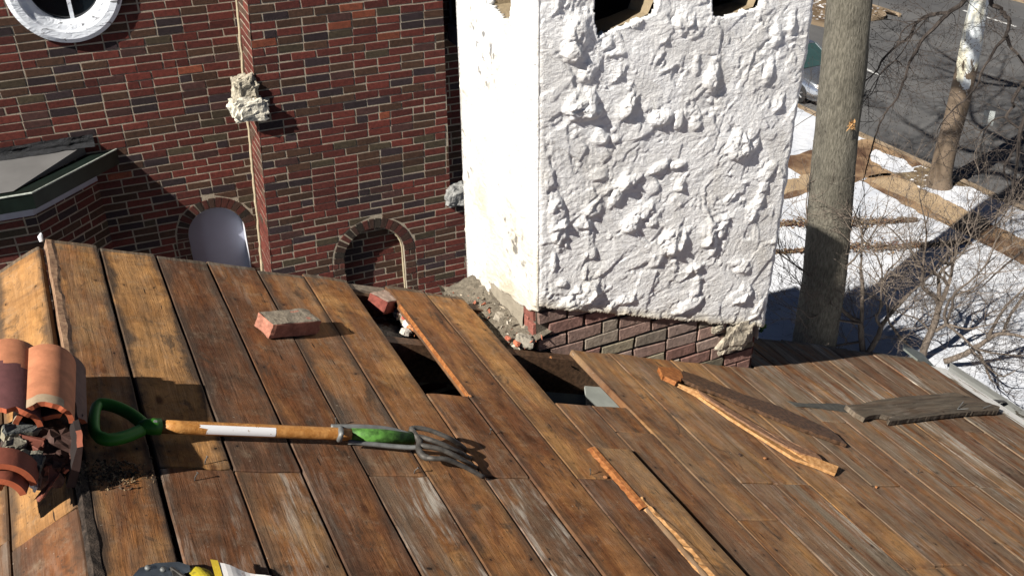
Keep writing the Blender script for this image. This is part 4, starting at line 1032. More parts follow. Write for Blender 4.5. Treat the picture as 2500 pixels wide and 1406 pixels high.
# ================================================================== CHIMNEY
XL, XR, YF, YK = 1.578, 2.77, 3.08, 3.735
ch = thing('chimney', ((XL+XR)/2, (YF+YK)/2, GZ), 'big chimney in lumpy white stucco over a bare brick foot', 'chimney')
ZE = lambda x: -2.085+(x-XL)*(-.435/(XR-XL))
ZTOP = -.10
STL = []      # (px, py, rx, ry, height mm, angle, kind)
LUMPS = [(1400, 95, 34, 48, 34, 20), (1390, 130, 26, 22, 26, 0), (1432, 172, 24, 28, 17, 40), (1418, 262, 46, 36, 30, 10), (1395, 250, 30, 24, 16, 0), (1460, 338, 22, 22, 18, 0), (1498, 342, 12, 9, 8, 0),
         (1545, 232, 58, 15, 22, -52), (1530, 262, 40, 9, 15, -50), (1604, 292, 34, 20, 18, 10), (1648, 298, 15, 24, 15, 0), (1690, 304, 20, 22, 19, 0), (1729, 186, 24, 38, 24, 8), (1690, 165, 12, 26, 14, 0), (1838, 205, 26, 20, 17, -40), (1862, 185, 14, 30, 15, 10),
         (1800, 362, 44, 34, 27, 5), (1832, 312, 18, 32, 17, 5), (1662, 62, 28, 26, 18, -35), (1690, 78, 24, 15, 16, -30), (1610, 85, 24, 22, 17, 0), (1625, 100, 20, 16, 14, 20),
         (1500, 478, 16, 46, 17, 30), (1540, 440, 42, 14, 20, -28), (1600, 412, 40, 13, 19, -18), (1650, 402, 30, 10, 13, -5), (1340, 440, 14, 24, 16, 0), (1358, 545, 24, 62, 27, -5), (1370, 590, 16, 26, 14, 0), (1440, 512, 34, 22, 15, 0), (1420, 545, 26, 16, 11, 20),
         (1565, 520, 40, 20, 26, -20), (1535, 550, 30, 22, 22, -25), (1592, 535, 18, 20, 16, 0), (1657, 455, 18, 16, 18, 0), (1590, 465, 16, 12, 11, 0), (1635, 600, 40, 36, 26, 15), (1600, 630, 28, 22, 14, 0), (1722, 575, 28, 34, 22, -15), (1735, 605, 14, 26, 16, 0), (1758, 560, 12, 26, 13, 10),
         (1808, 655, 26, 26, 19, 0), (1648, 498, 18, 18, 13, 0), (1690, 655, 20, 14, 10, 0), (1425, 722, 46, 30, 26, -15), (1385, 738, 30, 14, 13, 0), (1540, 725, 52, 16, 20, -6), (1500, 740, 30, 12, 14, -30), (1672, 748, 52, 14, 18, -12), (1695, 705, 16, 26, 14, 10), (1805, 722, 40, 30, 24, -20), (1755, 715, 10, 20, 10, 0),
         (1372, 690, 24, 12, 15, 20), (1790, 640, 18, 14, 10, 0), (1850, 480, 14, 40, 14, 15), (1830, 520, 20, 34, 15, 30), (1870, 420, 26, 18, 12, -40), (1780, 480, 24, 12, 10, -40), (1880, 90, 18, 30, 14, 0), (1920, 60, 12, 34, 13, 0), (1500, 130, 40, 8, 8, 0), (1890, 250, 16, 30, 12, 15), (1845, 760, 16, 26, 14, 30), (1455, 430, 30, 14, 10, 15), (1350, 640, 10, 26, 10, 0), (1440, 620, 18, 18, 12, 0), (1560, 640, 30, 12, 9, -10), (1480, 650, 40, 10, 8, -30),
         (1545, 60, 36, 20, 13, 0), (1480, 110, 20, 14, 11, 0), (1755, 60, 30, 16, 12, 10)]
def stucco_height(A, B, lumps, sd, amp=1.0, nrand=130, W=1.2, Hh=2.3, a0=0, b0=0):
    """A across, B up (metres); returns height in metres."""
    H = (fbm(A*3, B*3, sd, 3)-.47)*.010 + (fbm(A*14, B*14, sd+3, 4)-.47)*.005*amp
    for q_, hh_, o_ in ((4.0, .0064, 0), (8.0, .0042, 40)):          # overlapping coats: ragged little cliffs
        nn = (fbm(A*q_+2.2*fbm(A*2.5, B*2.5, sd+o_, 2), B*q_*.8, sd+o_+7, 3)+.10*(fbm(A*42, B*42, sd+o_+8, 3)-.45))*8.5
        fr_ = nn-np.floor(nn); H += hh_*amp*(np.clip(fr_/.12, 0, 1)-.85*fr_)*np.clip((fbm(A*3.3+5, B*3.3, sd+o_+1, 3)-.34)*6, 0, 1)
    rough = np.clip((fbm(A*4.5, B*4.5, sd+11, 3)-.38)*4, .15, 1)
    H += (fbm(A*70, B*70, sd+9, 3)-.45)*.0060*rough
    r = np.random.default_rng(sd)
    lumps = list(lumps)
    for k in range(int(nrand*.30)):
        lumps.append((a0+r.random()*W, b0+r.random()*Hh, r.uniform(.006, .022), r.uniform(.006, .018), r.uniform(3, 9)*amp, r.uniform(-70, 70)))
    for (ca, cb, ra, rb, h, an) in lumps:
        m = (np.abs(A-ca) < 2.1*(ra+rb)) & (np.abs(B-cb) < 2.1*(ra+rb))
        if not m.any(): continue
        da, db = A[m]-ca, B[m]-cb; t = rad(-an); s_ = int(abs(ca)*977) % 60
        x = (da*math.cos(t)+db*math.sin(t))/ra; y = (-da*math.sin(t)+db*math.cos(t))/rb
        y = np.where(y > 0, y*.78, y*1.25)
        d = np.sqrt(x*x+y*y)+.75*(fbm(A[m]*17, B[m]*17, sd+s_, 3)-.45)+.32*(fbm(A[m]*50, B[m]*50, sd+s_+5, 2)-.4)
        k = np.clip(1-d, 0, 1); f = np.minimum(1, k*1.9)**.75*(1-.30*np.clip(y, -1, 1))
        crumb = 1+(.9 if s_ % 2 else .45)*(fbm(A[m]*34, B[m]*34, sd+2, 3)-.47)+(.9 if s_ % 2 else .35)*(np.abs(fbm(A[m]*75, B[m]*75, sd+4, 2)-.38)-.1)
        H[m] = np.where(d < 1, H[m]*.55, H[m]) + f*h*.00088*crumb
    # curved trowel ridges: a long gentle ramp ending in a crisp ragged lip
    for k in range(int(nrand*.42)):
        Rr = r.uniform(.05, .28); ca, cb = a0+r.uniform(-.1, 1.1)*W, b0+r.random()*Hh; t0 = r.uniform(0, 2*math.pi); sp_ = r.uniform(.05, .11)/Rr*1.4; h = r.uniform(.0035, .0085)*amp; w_ = r.uniform(.018, .045)
        xa, xb = ca+Rr*math.cos(t0), cb+Rr*math.sin(t0)
        m = (np.abs(A-xa) < .2) & (np.abs(B-xb) < .2)
        if not m.any(): continue
        da, db = A[m]-ca, B[m]-cb; rr_ = np.hypot(da, db); th = np.angle(np.exp(1j*(np.arctan2(db, da)-t0)))
        q = (rr_-Rr)*(1 if math.cos(t0)-math.sin(t0) > 0 else -1)+.014*(fbm(A[m]*26, B[m]*26, sd+k % 40, 4)-.47)
        f = np.where(q < 0, np.clip(1+q/w_, 0, 1)**1.5, np.clip(1-q/.006, 0, 1)); al = np.clip(1-(np.abs(th)/sp_)**2, 0, 1)**.7
        H[m] += h*f*al*(1+.5*(fbm(A[m]*55, B[m]*55, sd+3, 3)-.47))
    # flat trowel swipes: slightly raised plates with one crisp end
    for k in range(int(nrand*1.1)):
        ca, cb = a0+r.random()*W, b0+r.random()*Hh; la, wb = r.uniform(.05, .15), r.uniform(.022, .060); t = r.choice([rad(50), rad(-48), rad(5), rad(85)])+r.normal(0, .25); h = r.uniform(.0025, .0075)*amp
        m = (np.abs(A-ca) < la*1.3) & (np.abs(B-cb) < la*1.3)
        if not m.any(): continue
        da, db = A[m]-ca, B[m]-cb; wb_ = .010*(fbm(A[m]*30, B[m]*30, sd+k % 50, 3)-.47)
        x = (da*math.cos(t)+db*math.sin(t))+wb_; y = -da*math.sin(t)+db*math.cos(t)+wb_+.07*x*x/la
        ins = np.clip((la-np.abs(x))/.006, 0, 1)*np.clip((wb-np.abs(y))/.005, 0, 1)
        prof = h*(.25+.75*(x+la)/(2*la))+.0016*np.sin(y*900*(.6+.4*math.sin(k)))*rough[m]*.4
        rim = .0010*np.exp(-((np.abs(y)-wb+.004)/.004)**2)
        H[m] = np.where(H[m] > .012, H[m]*(1-.25*ins)+ins*rim, H[m]*(1-.6*ins)+ins*(prof+rim))
    return H
RES = .0055
# front face
xs = np.arange(XL-.02, XR+.02+RES, RES); zs = np.arange(-2.62, ZTOP, RES); A_, B_ = np.meshgrid(xs, zs)
fl = []
for (px, py, rx, ry, h, an) in LUMPS:
    p = ypx(px, py, YF-.03); k = np.linalg.norm(p)/F0
    fl.append((p[0], p[2], rx*k*1.08, ry*k*1.22, h*1.0, an))
Hf = stucco_height(A_, B_, fl, 21, 1.0, 150, 1.2, 2.6, XL, -2.6)
edge = np.minimum(np.minimum(A_-xs[0], xs[-1]-A_)/.03, 1); Hf = Hf*np.clip(edge, .15, 1)-.012*(1-np.clip(edge, 0, 1))**2
Yf = YF-.032-Hf
leanx = np.clip((A_-XL)/(XR-XL), 0, 1)*.020*(B_+2.3)                            # shell widens slightly upwards
Pf = np.stack([A_+leanx+(.022*(fbm(B_*9, B_*0+3, 4, 3)-.47)+.012*(fbm(B_*34, B_*0+3, 14, 2)-.4))*np.clip((A_-xs[-1]+.06)/.06, 0, 1)-.004*np.where(edge < .3, 1, 0)*(A_ < XL+.2)*fbm(B_*20, B_*0, 44, 3), Yf, B_], -1)
xc, zc_ = (A_[:-1, :-1]+RES/2), (B_[:-1, :-1]+RES/2)
cut = ZE(xc)+.022*(fbm(xc*22, xc*0, 31, 4)-.47)
def opening(px):      # polygon of an opening on the front face, from picture corners
    return [ypx(x, y, YF-.04)[[0, 2]] for x, y in px]
op1 = opening([(1447, -60), (1449, 62), (1462, 92), (1500, 76), (1545, 60), (1592, 40), (1606, 8), (1608, -60)])
op2 = opening([(1730, -60), (1731, 42), (1760, 46), (1800, 38), (1850, 22), (1862, -8), (1862, -60)])
def inpoly(x, y, poly):
    c = np.zeros(x.shape, bool); n = len(poly)
    for i in range(n):
        (x1, y1), (x2, y2) = poly[i], poly[(i+1) % n]
        with np.errstate(divide='ignore', invalid='ignore'):
            c ^= ((y1 > y) != (y2 > y)) & (x < (x2-x1)*(y-y1)/(y2-y1+1e-12)+x1)
    return c
wob1 = .012*(fbm(xc*25, zc_*25, 50, 3)-.47)
def pad(poly):      # raise the top of the opening
    zt = max(p[1] for p in poly); return [(p[0], p[1] if p[1] < zt-.001 else zt+.22) for p in poly]
op1, op2 = pad(op1), pad(op2)
keep = (zc_ > cut) & ~inpoly(xc+wob1, zc_+wob1, op1) & ~inpoly(xc+wob1, zc_+wob1, op2)
cl = np.ones((*xc.shape, 3)); sm = np.clip((zc_-cut)/.05, 0, 1)[..., None]; cl = cl*sm+(1-sm)*np.array([.80, .74, .62])
mb = MB(); mb.grid(Pf, keep=keep, cols=cl)
sf = mb.build('stucco_face', STUCCO, ch, True)
md = sf.modifiers.new('thick', 'SOLIDIFY'); md.thickness = .030; md.offset = -1 if True else 1
# left face
ys = np.arange(YF-.034, YK+.03, RES); A2, B2 = np.meshgrid(ys, zs)
H2 = stucco_height(A2, B2, [(YK-.02, -1.34, .05, .035, 16, 0), (YK, -1.75, .04, .06, 12, 0), (YK-.02, -2.05, .05, .05, 10, 0), (3.4, -1.5, .1, .12, 7, 30), (3.3, -1.9, .08, .1, 6, -20)], 77, .9, 90, .7, 2.5, YF, -2.6)
ed2 = np.clip(np.minimum(A2-ys[0], ys[-1]-A2)/.03, 0, 1); H2 = H2*np.clip(ed2, .2, 1)-.012*(1-ed2)**2
P2 = np.stack([XL-.02-H2, A2, B2], -1)
yc_, zc2_ = A2[:-1, :-1]+RES/2, B2[:-1, :-1]+RES/2
lowl = np.where(yc_ < 3.50, -2.12-(yc_-YF)*.14+.05*(fbm(yc_*14, yc_*0, 61, 4)-.47), -9)
o3 = [xpx(x, y, XL-.03)[[1, 2]] for x, y in [(1186, -60), (1190, 15), (1205, 32), (1216, 50), (1238, 52), (1242, 20), (1243, -60)]]
o3 = pad([tuple(p) for p in o3])
w2 = .010*(fbm(yc_*25, zc2_*25, 52, 3)-.47)
keep2 = (zc2_ > lowl) & ~inpoly(yc_+w2, zc2_+w2, o3)
cr_ = np.ones((*yc_.shape, 3)); pt = np.clip((fbm(yc_*5, zc2_*4, 70, 4)-.44)*8, 0, 1)*np.clip((-1.62-zc2_)/.22, 0, 1)
cr_ = cr_*(1-pt[..., None])+pt[..., None]*np.array([.84, .80, .72])
fk_ = np.clip((fbm(yc_*38, zc2_*30, 90, 3)-.555)*12, 0, 1)*np.clip((fbm(yc_*4, zc2_*3, 95, 3)-.40)*6, 0, 1)
cr_ = cr_*(1-.68*fk_[..., None])*(1-.20*np.clip((fbm(yc_*7, zc2_*5, 97, 4)-.45)*5, 0, 1)[..., None]*np.array([.6, .8, 1.2]))
mb = MB(); mb.grid(P2, keep=keep2[:, :], cols=cr_)
lf = mb.build('stucco_face', STUCCO, ch, True); md = lf.modifiers.new('thick', 'SOLIDIFY'); md.thickness = .028; md.offset = 1
zs3 = np.arange(-3.4, ZTOP, .03)
# right and rear faces
for nm, fn in (('r', lambda s, z: np.array([XR-.012+.012*(fbm(np.array(s*6.), np.array(z*6.), 8, 3)-.5)+.020*(z+2.3), YF-.03+s*(YK-YF+.06), z])), ('b', lambda s, z: np.array([XL-.02+s*(XR-XL+.04), YK+.02+.01*fbm(np.array(s*6.), np.array(z*6.), 9, 3), z]))):
    P = np.array([[fn(s, z) for s in np.linspace(0, 1, 24)] for z in zs3]); zz_ = P[:-1, :-1, 2]
    mb = MB(); mb.grid(P, keep=(zz_ > -2.62) if nm == 'r' else None); mb.build('stucco_face', STUCCO, ch, True)
# cap
mb = MB(); mb.box((XL-.08, YF-.08, ZTOP-.02), (XR-XL+.16, 0, 0), (0, YK-YF+.16, 0), (0, 0, .12)); mb.build('cap', STUCCO, ch)
# core below the openings + piers + dark flue interior
TANL = mortar('sooty_flue_lining', (.30, .235, .15))
mb = MB(); mb.box((XL+.005, YF+.006, -2.95), (XR-XL-.01, 0, 0), (0, YK-YF-.02, 0), (0, 0, 1.78))
zt = -1.17
mb.box((XL+.005, YF+.006, zt), (XR-XL-.01, 0, 0), (0, .09, 0), (0, 0, .14))
mb.build('core', PBRICK, ch)
mb = MB()
def lin(poly):      # lining walls behind an opening's edge
    zt_ = max(p[1] for p in poly); n = len(poly)
    for i in range(n-1):
        (x1, z1), (x2, z2) = poly[i], poly[i+1]
        mb.add([(x1, YF-.01, z1), (x2, YF-.01, z2), (x2, YF+.13, z2-.01), (x1, YF+.13, z1-.01)], [(0, 1, 2, 3)])
lin(op1); mb.build('flue_opening', TANL, ch); mb = MB(); lin(op2); mb.build('flue_opening', TANL, ch); mb = MB()
for i in range(len(o3)-1):
    (y1, z1), (y2, z2) = o3[i], o3[i+1]; mb.add([(XL+.0, y1, z1), (XL, y2, z2), (XL+.12, y2, z2), (XL+.12, y1, z1)], [(3, 2, 1, 0)])
mb.build('flue_opening', TANL, ch)
mb = MB()
FLUEBLACK = plain('flue_black', (.02, .018, .017), .95, 0, .4, 20, .5)  # near-black colour for the piers and the flue inside
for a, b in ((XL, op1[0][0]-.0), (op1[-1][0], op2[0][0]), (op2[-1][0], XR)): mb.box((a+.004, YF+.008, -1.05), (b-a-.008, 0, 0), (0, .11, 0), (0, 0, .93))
mb.build('pier', FLUEBLACK, ch)
mb = MB(); mb.box((XL+.03, YF+.13, -1.2), (XR-XL-.06, 0, 0), (0, .40, 0), (0, 0, .06)); mb.box((XL+.08, YF+.42, -1.15), (XR-XL-.16, 0, 0), (0, .05, 0), (0, 0, 1.04)); mb.build('flue_floor', FLUEBLACK, ch)
# bare brick foot, front face
OLD = [((.30, .20, .165), .34), ((.27, .225, .18), .22), ((.25, .14, .115), .24), ((.22, .19, .135), .08), ((.34, .25, .21), .12)]
bm, mo = MB(), MB()
FR = lambda s, o, z: np.array([s, YF-o, z])
lay(bm, mo, FR, -2.96, -1.98, lambda z: XL+.002, lambda z: XR-.035, bl=.172, ch=.0645, j=.012, proud=.017, pal=OLD, off0=.05, jit=.003, header=.04)
LF = lambda s, o, z: np.array([XL-o, s, z])
lay(bm, mo, LF, -2.5, -2.0, lambda z: YF, lambda z: YF+.11, bl=.11, ch=.0645, j=.011, proud=.012, pal=[((.27, .10, .075), .7), ((.2, .12, .09), .3)], header=0)
bm.build('brick_foot', BRICKOLD, ch); mo.build('foot_mortar', MORTARD, ch)
# cement render on the left foot + stepped mortar fillet
ys_ = np.linspace(YF+.09, 3.53, 60); zz_ = np.linspace(-2.62, -2.09, 50)
P = np.array([[(XL-.006-.016*fbm(np.array(y*12), np.array(z*12), 14, 4)-.004, y, z) for y in ys_] for z in zz_]); kp = P[:-1, :-1, 1] < 9
mb = MB(); mb.grid(P, keep=kp); mb.build('cement_render', CEMENT, ch, True)
us = np.linspace(2.13, 2.36, 26); vs_ = np.linspace(YF-.03, 3.68, 60)
P = np.array([[RP(u, y, -.07+.15*max(0, (u-2.16)/.2)**1.4+.05*(float(fbm(np.array(u*26), np.array(y*26), 6, 5))-.45)+.02*(y-YF)) for u in us] for y in vs_])
mb = MB(); mb.grid(P, cols=None, col=(.17, .145, .11)); mb.build('mortar_fillet', tinted('loose_mortar', .95, .4, 50, .9, .012, .3), ch, True)
mb = MB()
for q in range(300):
    u, y = random.uniform(2.14, 2.33), random.uniform(YF-.04, 3.62); h = -.065+.15*max(0, (u-2.16)/.2)**1.4; r = random.uniform(.002, .009)*(1 if random.random() < .85 else 1.8); c = RP(u, y, h+r*.3)
    e = [np.array([random.gauss(0, 1) for _ in range(3)])*r*.8 for _ in range(2)]
    mb.add([c-e[0], c+e[1], c+e[0], c-e[1], c+RN*r], [(0, 1, 4), (1, 2, 4), (2, 3, 4), (3, 0, 4)], random.choice([(.34, .29, .22), (.22, .19, .15), (.12, .10, .08), (.34, .12, .07), (.44, .40, .33)]))
tag(mb.build('mortar_crumbs', TINT), 'mortar crumbs and grit strewn along the foot of the chimney', 'rubble', kind='stuff')
# stray lump of pale mortar at the right foot
p = ypx(1795, 822, YF-.02); rock('mortar_lump', p, ((.085, 0, -.01), (0, .03, 0), (.03, 0, .072)), STONE, (.38, .335, .265), 4, ch, .4, 20)
p = ypx(1750, 802, YF-.02); rock('mortar_lump', p, ((.03, 0, 0), (0, .02, 0), (0, 0, .02)), STONE, (.36, .32, .25), 6, ch, .4, 12)
# ivy sprig
mb = MB()
for k in range(34):
    c = ypx(1860+random.gauss(0, 4), 778+random.gauss(0, 15), YF+.12); a = random.random()*6; e = np.array([math.cos(a), -.3, math.sin(a)])*.014; f = np.array([-math.sin(a), .2, math.cos(a)])*.011
    mb.add([c-e, c-f, c+e, c+f], [(0, 1, 2, 3)], random.choice([(.03, .09, .015), (.06, .16, .03), (.02, .06, .015)]))
mb.tube([(XR+.02, YF+.1, -2.72), ypx(1861, 800, YF+.12), ypx(1859, 760, YF+.12)], .003, 4, (.03, .05, .02))
tag(mb.build('ivy_sprig', LEAFM), 'small green ivy sprig at the lower right chimney corner', 'plant')

# ================================================================== RUBBLE IN THE OPENINGS
us = np.linspace(1.50, 2.16, 60); vs_ = np.linspace(3.05, 3.46, 44)
P = np.array([[RP(u, y, -.115+.05*(float(fbm(np.array(u*11), np.array(y*11), 16, 5))-.45)+.05*max(0, u-1.72)) for u in us] for y in vs_])
gcol = np.zeros((43, 59, 3)); nz = fbm(P[:-1, :-1, 0]*17, P[:-1, :-1, 1]*17, 5, 4)
gcol[:] = (.21, .20, .18); gcol[nz > .53] = (.40, .37, .32); gcol[nz < .36] = (.13, .07, .05)
mb = MB(); mb.grid(P, cols=gcol); tag(mb.build('mortar_rubble', TINT), 'crumbled mortar filling the gap beside the chimney', 'rubble', kind='stuff')
def chunk(name, px, h, size, col, seed, label, cat='brick piece', group=None, yaw=0, m=TINT, flat=.6, disp=.3):
    c = rpx(px[0], px[1], h); a = rad(yaw)
    ex = RE*math.cos(a)+RY*math.sin(a); ey = -RE*math.sin(a)+RY*math.cos(a)
    return rock(name, c, (ex*size, ey*size*.7, RN*size*flat), m, col, seed, None, disp, 9, label, cat, group)
def roughbrick(name, px, h, L, w, t, yaw, pitch, col, topcol, label, m=BRICKOLD, group=None, cat='brick'):
    """A slightly worn brick: grid-faced box with rounded, chipped edges."""
    c = rpx(px[0], px[1], h); a = rad(yaw); ex = RE*math.cos(a)+RY*math.sin(a); ey = -RE*math.sin(a)+RY*math.cos(a); ez = RN.copy()
    b = rad(pitch); ex, ez = ex*math.cos(b)+ez*math.sin(b), -ex*math.sin(b)+ez*math.cos(b)
    mb = MB(); n = 12
    for ax, s in ((0, 1), (0, -1), (1, 1), (1, -1), (2, 1), (2, -1)):
        P = np.zeros((n+1, n+1, 3))
        for i in range(n+1):
            for j in range(n+1):
                q = [0, 0, 0]; q[ax] = s; q[(ax+1) % 3] = (2*i/n-1)*s; q[(ax+2) % 3] = 2*j/n-1
                q = np.array(q, float); hf = np.array([L/2, w/2, t/2]); p = q*hf
                inner = np.clip(p, -(hf-.006), hf-.006); d = p-inner; ln = np.linalg.norm(d)
                if ln > .006: p = inner+d/ln*.006
                nzv = noise.noise(Vector(p*70)+Vector((px[0], 0, 0)))*.0018+noise.noise(Vector(p*22)+Vector((0, px[1], 0)))*.002
                p = p*(1+nzv/.05)
                if ax == 2 and s == 1: p[2] += .004*max(0, noise.noise(Vector(p*28))+.2)
                P[i, j] = c+ex*p[0]+ey*p[1]+ez*p[2]
        cs = np.zeros((n, n, 3)); cs[:] = col
        if ax == 2 and s == 1:
            for i in range(n):
                for j in range(n):
                    if noise.noise(Vector((i*.28, j*.28, px[0])))+.55-(.75 if j < 0 else 0) > .0: cs[i, j] = topcol
        mb.grid(P, cols=cs)
    return tag(mb.build(name, m), label, cat, group)
roughbrick('brick', (704, 789), .031, .212, .094, .057, 20, 0, (.36, .155, .105), (.24, .20, .15), 'whole pinkish brick with mortar on top lying on the roof boards')
roughbrick('broken_brick', (938, 738), -.03, .13, .09, .06, 38, -6, (.20, .055, .04), (.40, .29, .23), 'half brick wedged in the gap at the far roof edge', TINT)
for k, (px, h, sz, cc, lab) in enumerate([((985, 765), -.06, .045, (.62, .57, .50), 'pale mortar lump with red flecks under the sawn board edge'), ((992, 775), -.05, .022, (.45, .10, .07), 'small red brick flake between pale mortar lumps in the gap'), ((990, 785), -.07, .032, (.34, .29, .22), 'flat tan mortar piece below the red flake in the gap'),
                                         ((998, 794), -.06, .028, (.66, .62, .56), 'white mortar lump just above the orange brick chip in the gap'), ((1005, 807), -.035, .026, (.62, .25, .11), 'orange brick chip on the header beam in the gap'), ((990, 810), -.035, .022, (.6, .55, .48), 'cream mortar crumb left of the orange brick chip'),
                                         ((905, 722), -.05, .045, (.42, .37, .31), 'crumbly mortar clump left of the half brick in the gap'), ((1262, 838), .0, .018, (.42, .13, .07), 'bright orange brick flake at the chimney foot'), ((1240, 826), -.01, .014, (.40, .13, .08), 'red brick flake in the mortar left of the chimney foot'),
                                         ((1280, 832), .01, .04, (.30, .27, .22), 'grey mortar lump against the chimney foot'), ((1225, 775), .0, .035, (.34, .30, .24), 'tan mortar lump high on the fillet beside the chimney'), ((1205, 745), -.02, .04, (.2, .18, .15), 'dark mortar lump at the roof edge beside the chimney')]):
    chunk('rubble_piece', px, h, sz, cc, k+3, lab, 'rubble', 'rubble pieces around the chimney', yaw=k*37)

# ================================================================== THINGS ON THE ROOF
# -- garden fork
fk = thing('garden_fork', rpx(700, 1055, 0), 'garden fork with green D-handle lying across the roof boards', 'garden fork')
GREENP = plain('green_plastic', (.034, .165, .014), .5, 0, .15, 12, .1, .002)
ASH = rawwood('ash_handle', (.36, .15, .035), (.52, .25, .075), .45)
hS = .042
a, b = rpx(388, 1041, hS), rpx(835, 1059, hS); c_ = rpx(1006, 1068, hS)
mb = MB(); mb.tube([a+(b-a)*t for t in np.linspace(0, 1, 10)]+[b+(c_-b)*.15], .0185, 18); mb.build('shaft', ASH, fk, True)
mb = MB(); ax = (b-a)/np.linalg.norm(b-a); s0 = a+(b-a)*.245; s1 = a+(b-a)*.60
up = -ray(570, 1045); up -= ax*(up @ ax); up /= np.linalg.norm(up); sd = np.cross(ax, up)
nn, mm = 24, 8; P = np.zeros((mm, nn, 3))
for i, t in enumerate(np.linspace(0, 1, nn)):
    for j, w in enumerate(np.linspace(-.42, .72, mm)):
        tt_ = t+(.02*vn(j*2.7, 3.) if t > .5 else -.05*vn(j*1.9, 8.)-.12*(j < 3))*(abs(t-.5)*2)**6
        P[j, i] = s0+(s1-s0)*tt_+.0190*(math.cos(w*1.25)*up+math.sin(w*1.25)*sd)
mb.grid(P); ST = M('torn_white_sticker', .5); v = ST.obj(); ng = ST.noise(v, 55, 5, .7); ST.col(ST.mix(ST.mr(ng, .62, .67), (.78, .78, .79), (.30, .19, .10))); mb.build('sticker', ST.m, fk, True)
mb = MB(); hg = .036
loop = [(352, 1036), (318, 1010), (280, 992), (245, 986), (233, 1000), (229, 1030), (234, 1058), (262, 1073), (305, 1066), (345, 1050)]
lp = smooth_path([rpx(x, y, hg) for x, y in loop], 4)
mb.tube(lp, [.0140 if 12 < i < 26 else .0165 for i in range(len(lp))], 12)
mb.tube([rpx(338, 1040, hg), rpx(352, 1041, hS), rpx(372, 1041, hS), rpx(391, 1041, hS)], [.012, .020, .0225, .0225], 16); mb.build('grip', GREENP, fk, True)
mb = MB(); q = rpx(378, 1029, hS+.018); mb.tube([q, q+up*.006], .005, 8); mb.build('rivet', METAL, fk)
mb = MB(); mb.tube([rpx(855, 1060, hS), rpx(930, 1063, hS+.002), rpx(1008, 1070, hS)], [.0195, .0215, .0205], 18)
mb.build('socket_sleeve', plain('scuffed_green_paint', (.065, .17, .030), .6, 0, .6, 45, .3, .002), fk, True)
mb = MB(); up_ = lambda pts, r: mb.tube(smooth_path([rpx(x, y, h) for x, y, h in pts], 4), r, 8)
up_([(808, 1042, .052), (840, 1042, .058), (900, 1043, .062), (960, 1050, .060), (1010, 1066, .052), (1030, 1078, .048)], .0085)
up_([(850, 1078, .028), (900, 1083, .026), (960, 1089, .028), (1015, 1092, .036), (1030, 1085, .044)], .0075)
up_([(831, 1043, .055), (833, 1060, .064), (828, 1074, .034)], .008)
mb.build('strap', METAL, fk, True)
mb = MB(); mb.tube(smooth_path([rpx(x, y, h) for x, y, h in [(1004, 1048, .058), (1014, 1062, .056), (1024, 1078, .05), (1022, 1095, .045), (1032, 1112, .042), (1046, 1118, .042)]], 4), .010, 10); mb.build('crosshead', DARKMETAL, fk, True)
for pts in ([(1003, 1047, .06), (1016, 1044, .062), (1050, 1050, .064), (1090, 1066, .058), (1118, 1081, .035), (1134, 1094, .010)], [(1020, 1066, .056), (1034, 1068, .058), (1070, 1080, .060), (1110, 1098, .045), (1148, 1118, .010)],
            [(1028, 1088, .05), (1040, 1089, .054), (1080, 1098, .056), (1120, 1117, .042), (1162, 1141, .010)], [(1042, 1117, .042), (1060, 1119, .05), (1090, 1121, .052), (1130, 1137, .035), (1180, 1164, .010)]):
    mb = MB(); sp = smooth_path([rpx(x, y, h) for x, y, h in pts], 5); m = len(sp)
    mb.tube(sp, [.0082-.0012*i/m for i in range(m)], 8); mb.build('tine', DARKMETAL, fk, True)

# -- roof tiles heaped on the ridge
def barrel(name, pa, pb, r, th, cols, label, group=None, sweep=180, n=26, m=24, brk=.0, seed=1, roll=0):
    """Half-round tile from pa (far end) to pb (near end, broken)."""
    pa, pb = np.asarray(pa), np.asarray(pb); ax = (pb-pa); L = np.linalg.norm(ax); ax /= L
    up = np.array([0, 0, 1.0]); up -= ax*(up @ ax); up /= np.linalg.norm(up); sd = np.cross(ax, up)
    cr, sr = math.cos(rad(roll)), math.sin(rad(roll)); up, sd = up*cr+sd*sr, sd*cr-up*sr
    Po = np.zeros((m+1, n+1, 3)); Pi = np.zeros((m+1, n+1, 3)); cc = np.zeros((m, n, 3))
    for i in range(m+1):
        for j in range(n+1):
            w = rad(-sweep/2+sweep*j/n); t = i/m
            l = t*L
            if brk: l = t*(L+brk*(float(vn(np.array(j*.55), np.array(seed*3.3), seed))-.6)*(1))
            rr = r*(1-.06*t)
            d = math.cos(w)*up+math.sin(w)*sd
            Po[i, j] = pa+ax*l+d*rr; Pi[i, j] = pa+ax*l+d*(rr-th)
            if i < m and j < n: cc[i, j] = cols(t, j/n)
    mb = MB(); mb.grid(Po, cols=cc); mb.grid(Pi[:, ::-1], cols=cc*.8)
    for i0, i1 in ((0, 0), (m, m)):
        for j in range(n):
            q = [Po[i0, j], Po[i0, j+1], Pi[i0, j+1], Pi[i0, j]]; mb.add(q if i0 else q[::-1], [(0, 1, 2, 3)], (.34, .085, .036) if i0 else (.28, .10, .055))
    for j in (0, n):
        for i in range(m):
            q = [Po[i, j], Po[i+1, j], Pi[i+1, j], Pi[i, j]]; mb.add(q if j == 0 else q[::-1], [(0, 1, 2, 3)], (.36, .13, .07))
    return tag(mb.build(name, CLAY, None, True), label, 'roof tile', group)
TG = 'old roof tiles heaped on the ridge'
ORA = (.46, .185, .095)
barrel('roof_tile', rpx(113, 898, .083), rpx(107, 1042, .083), .072, .013, lambda t, s: ORA if t < .86 or s < .2 else (.40, .30, .20), 'whole orange barrel tile on top of the ridge heap', TG, 196, brk=.012, seed=3)
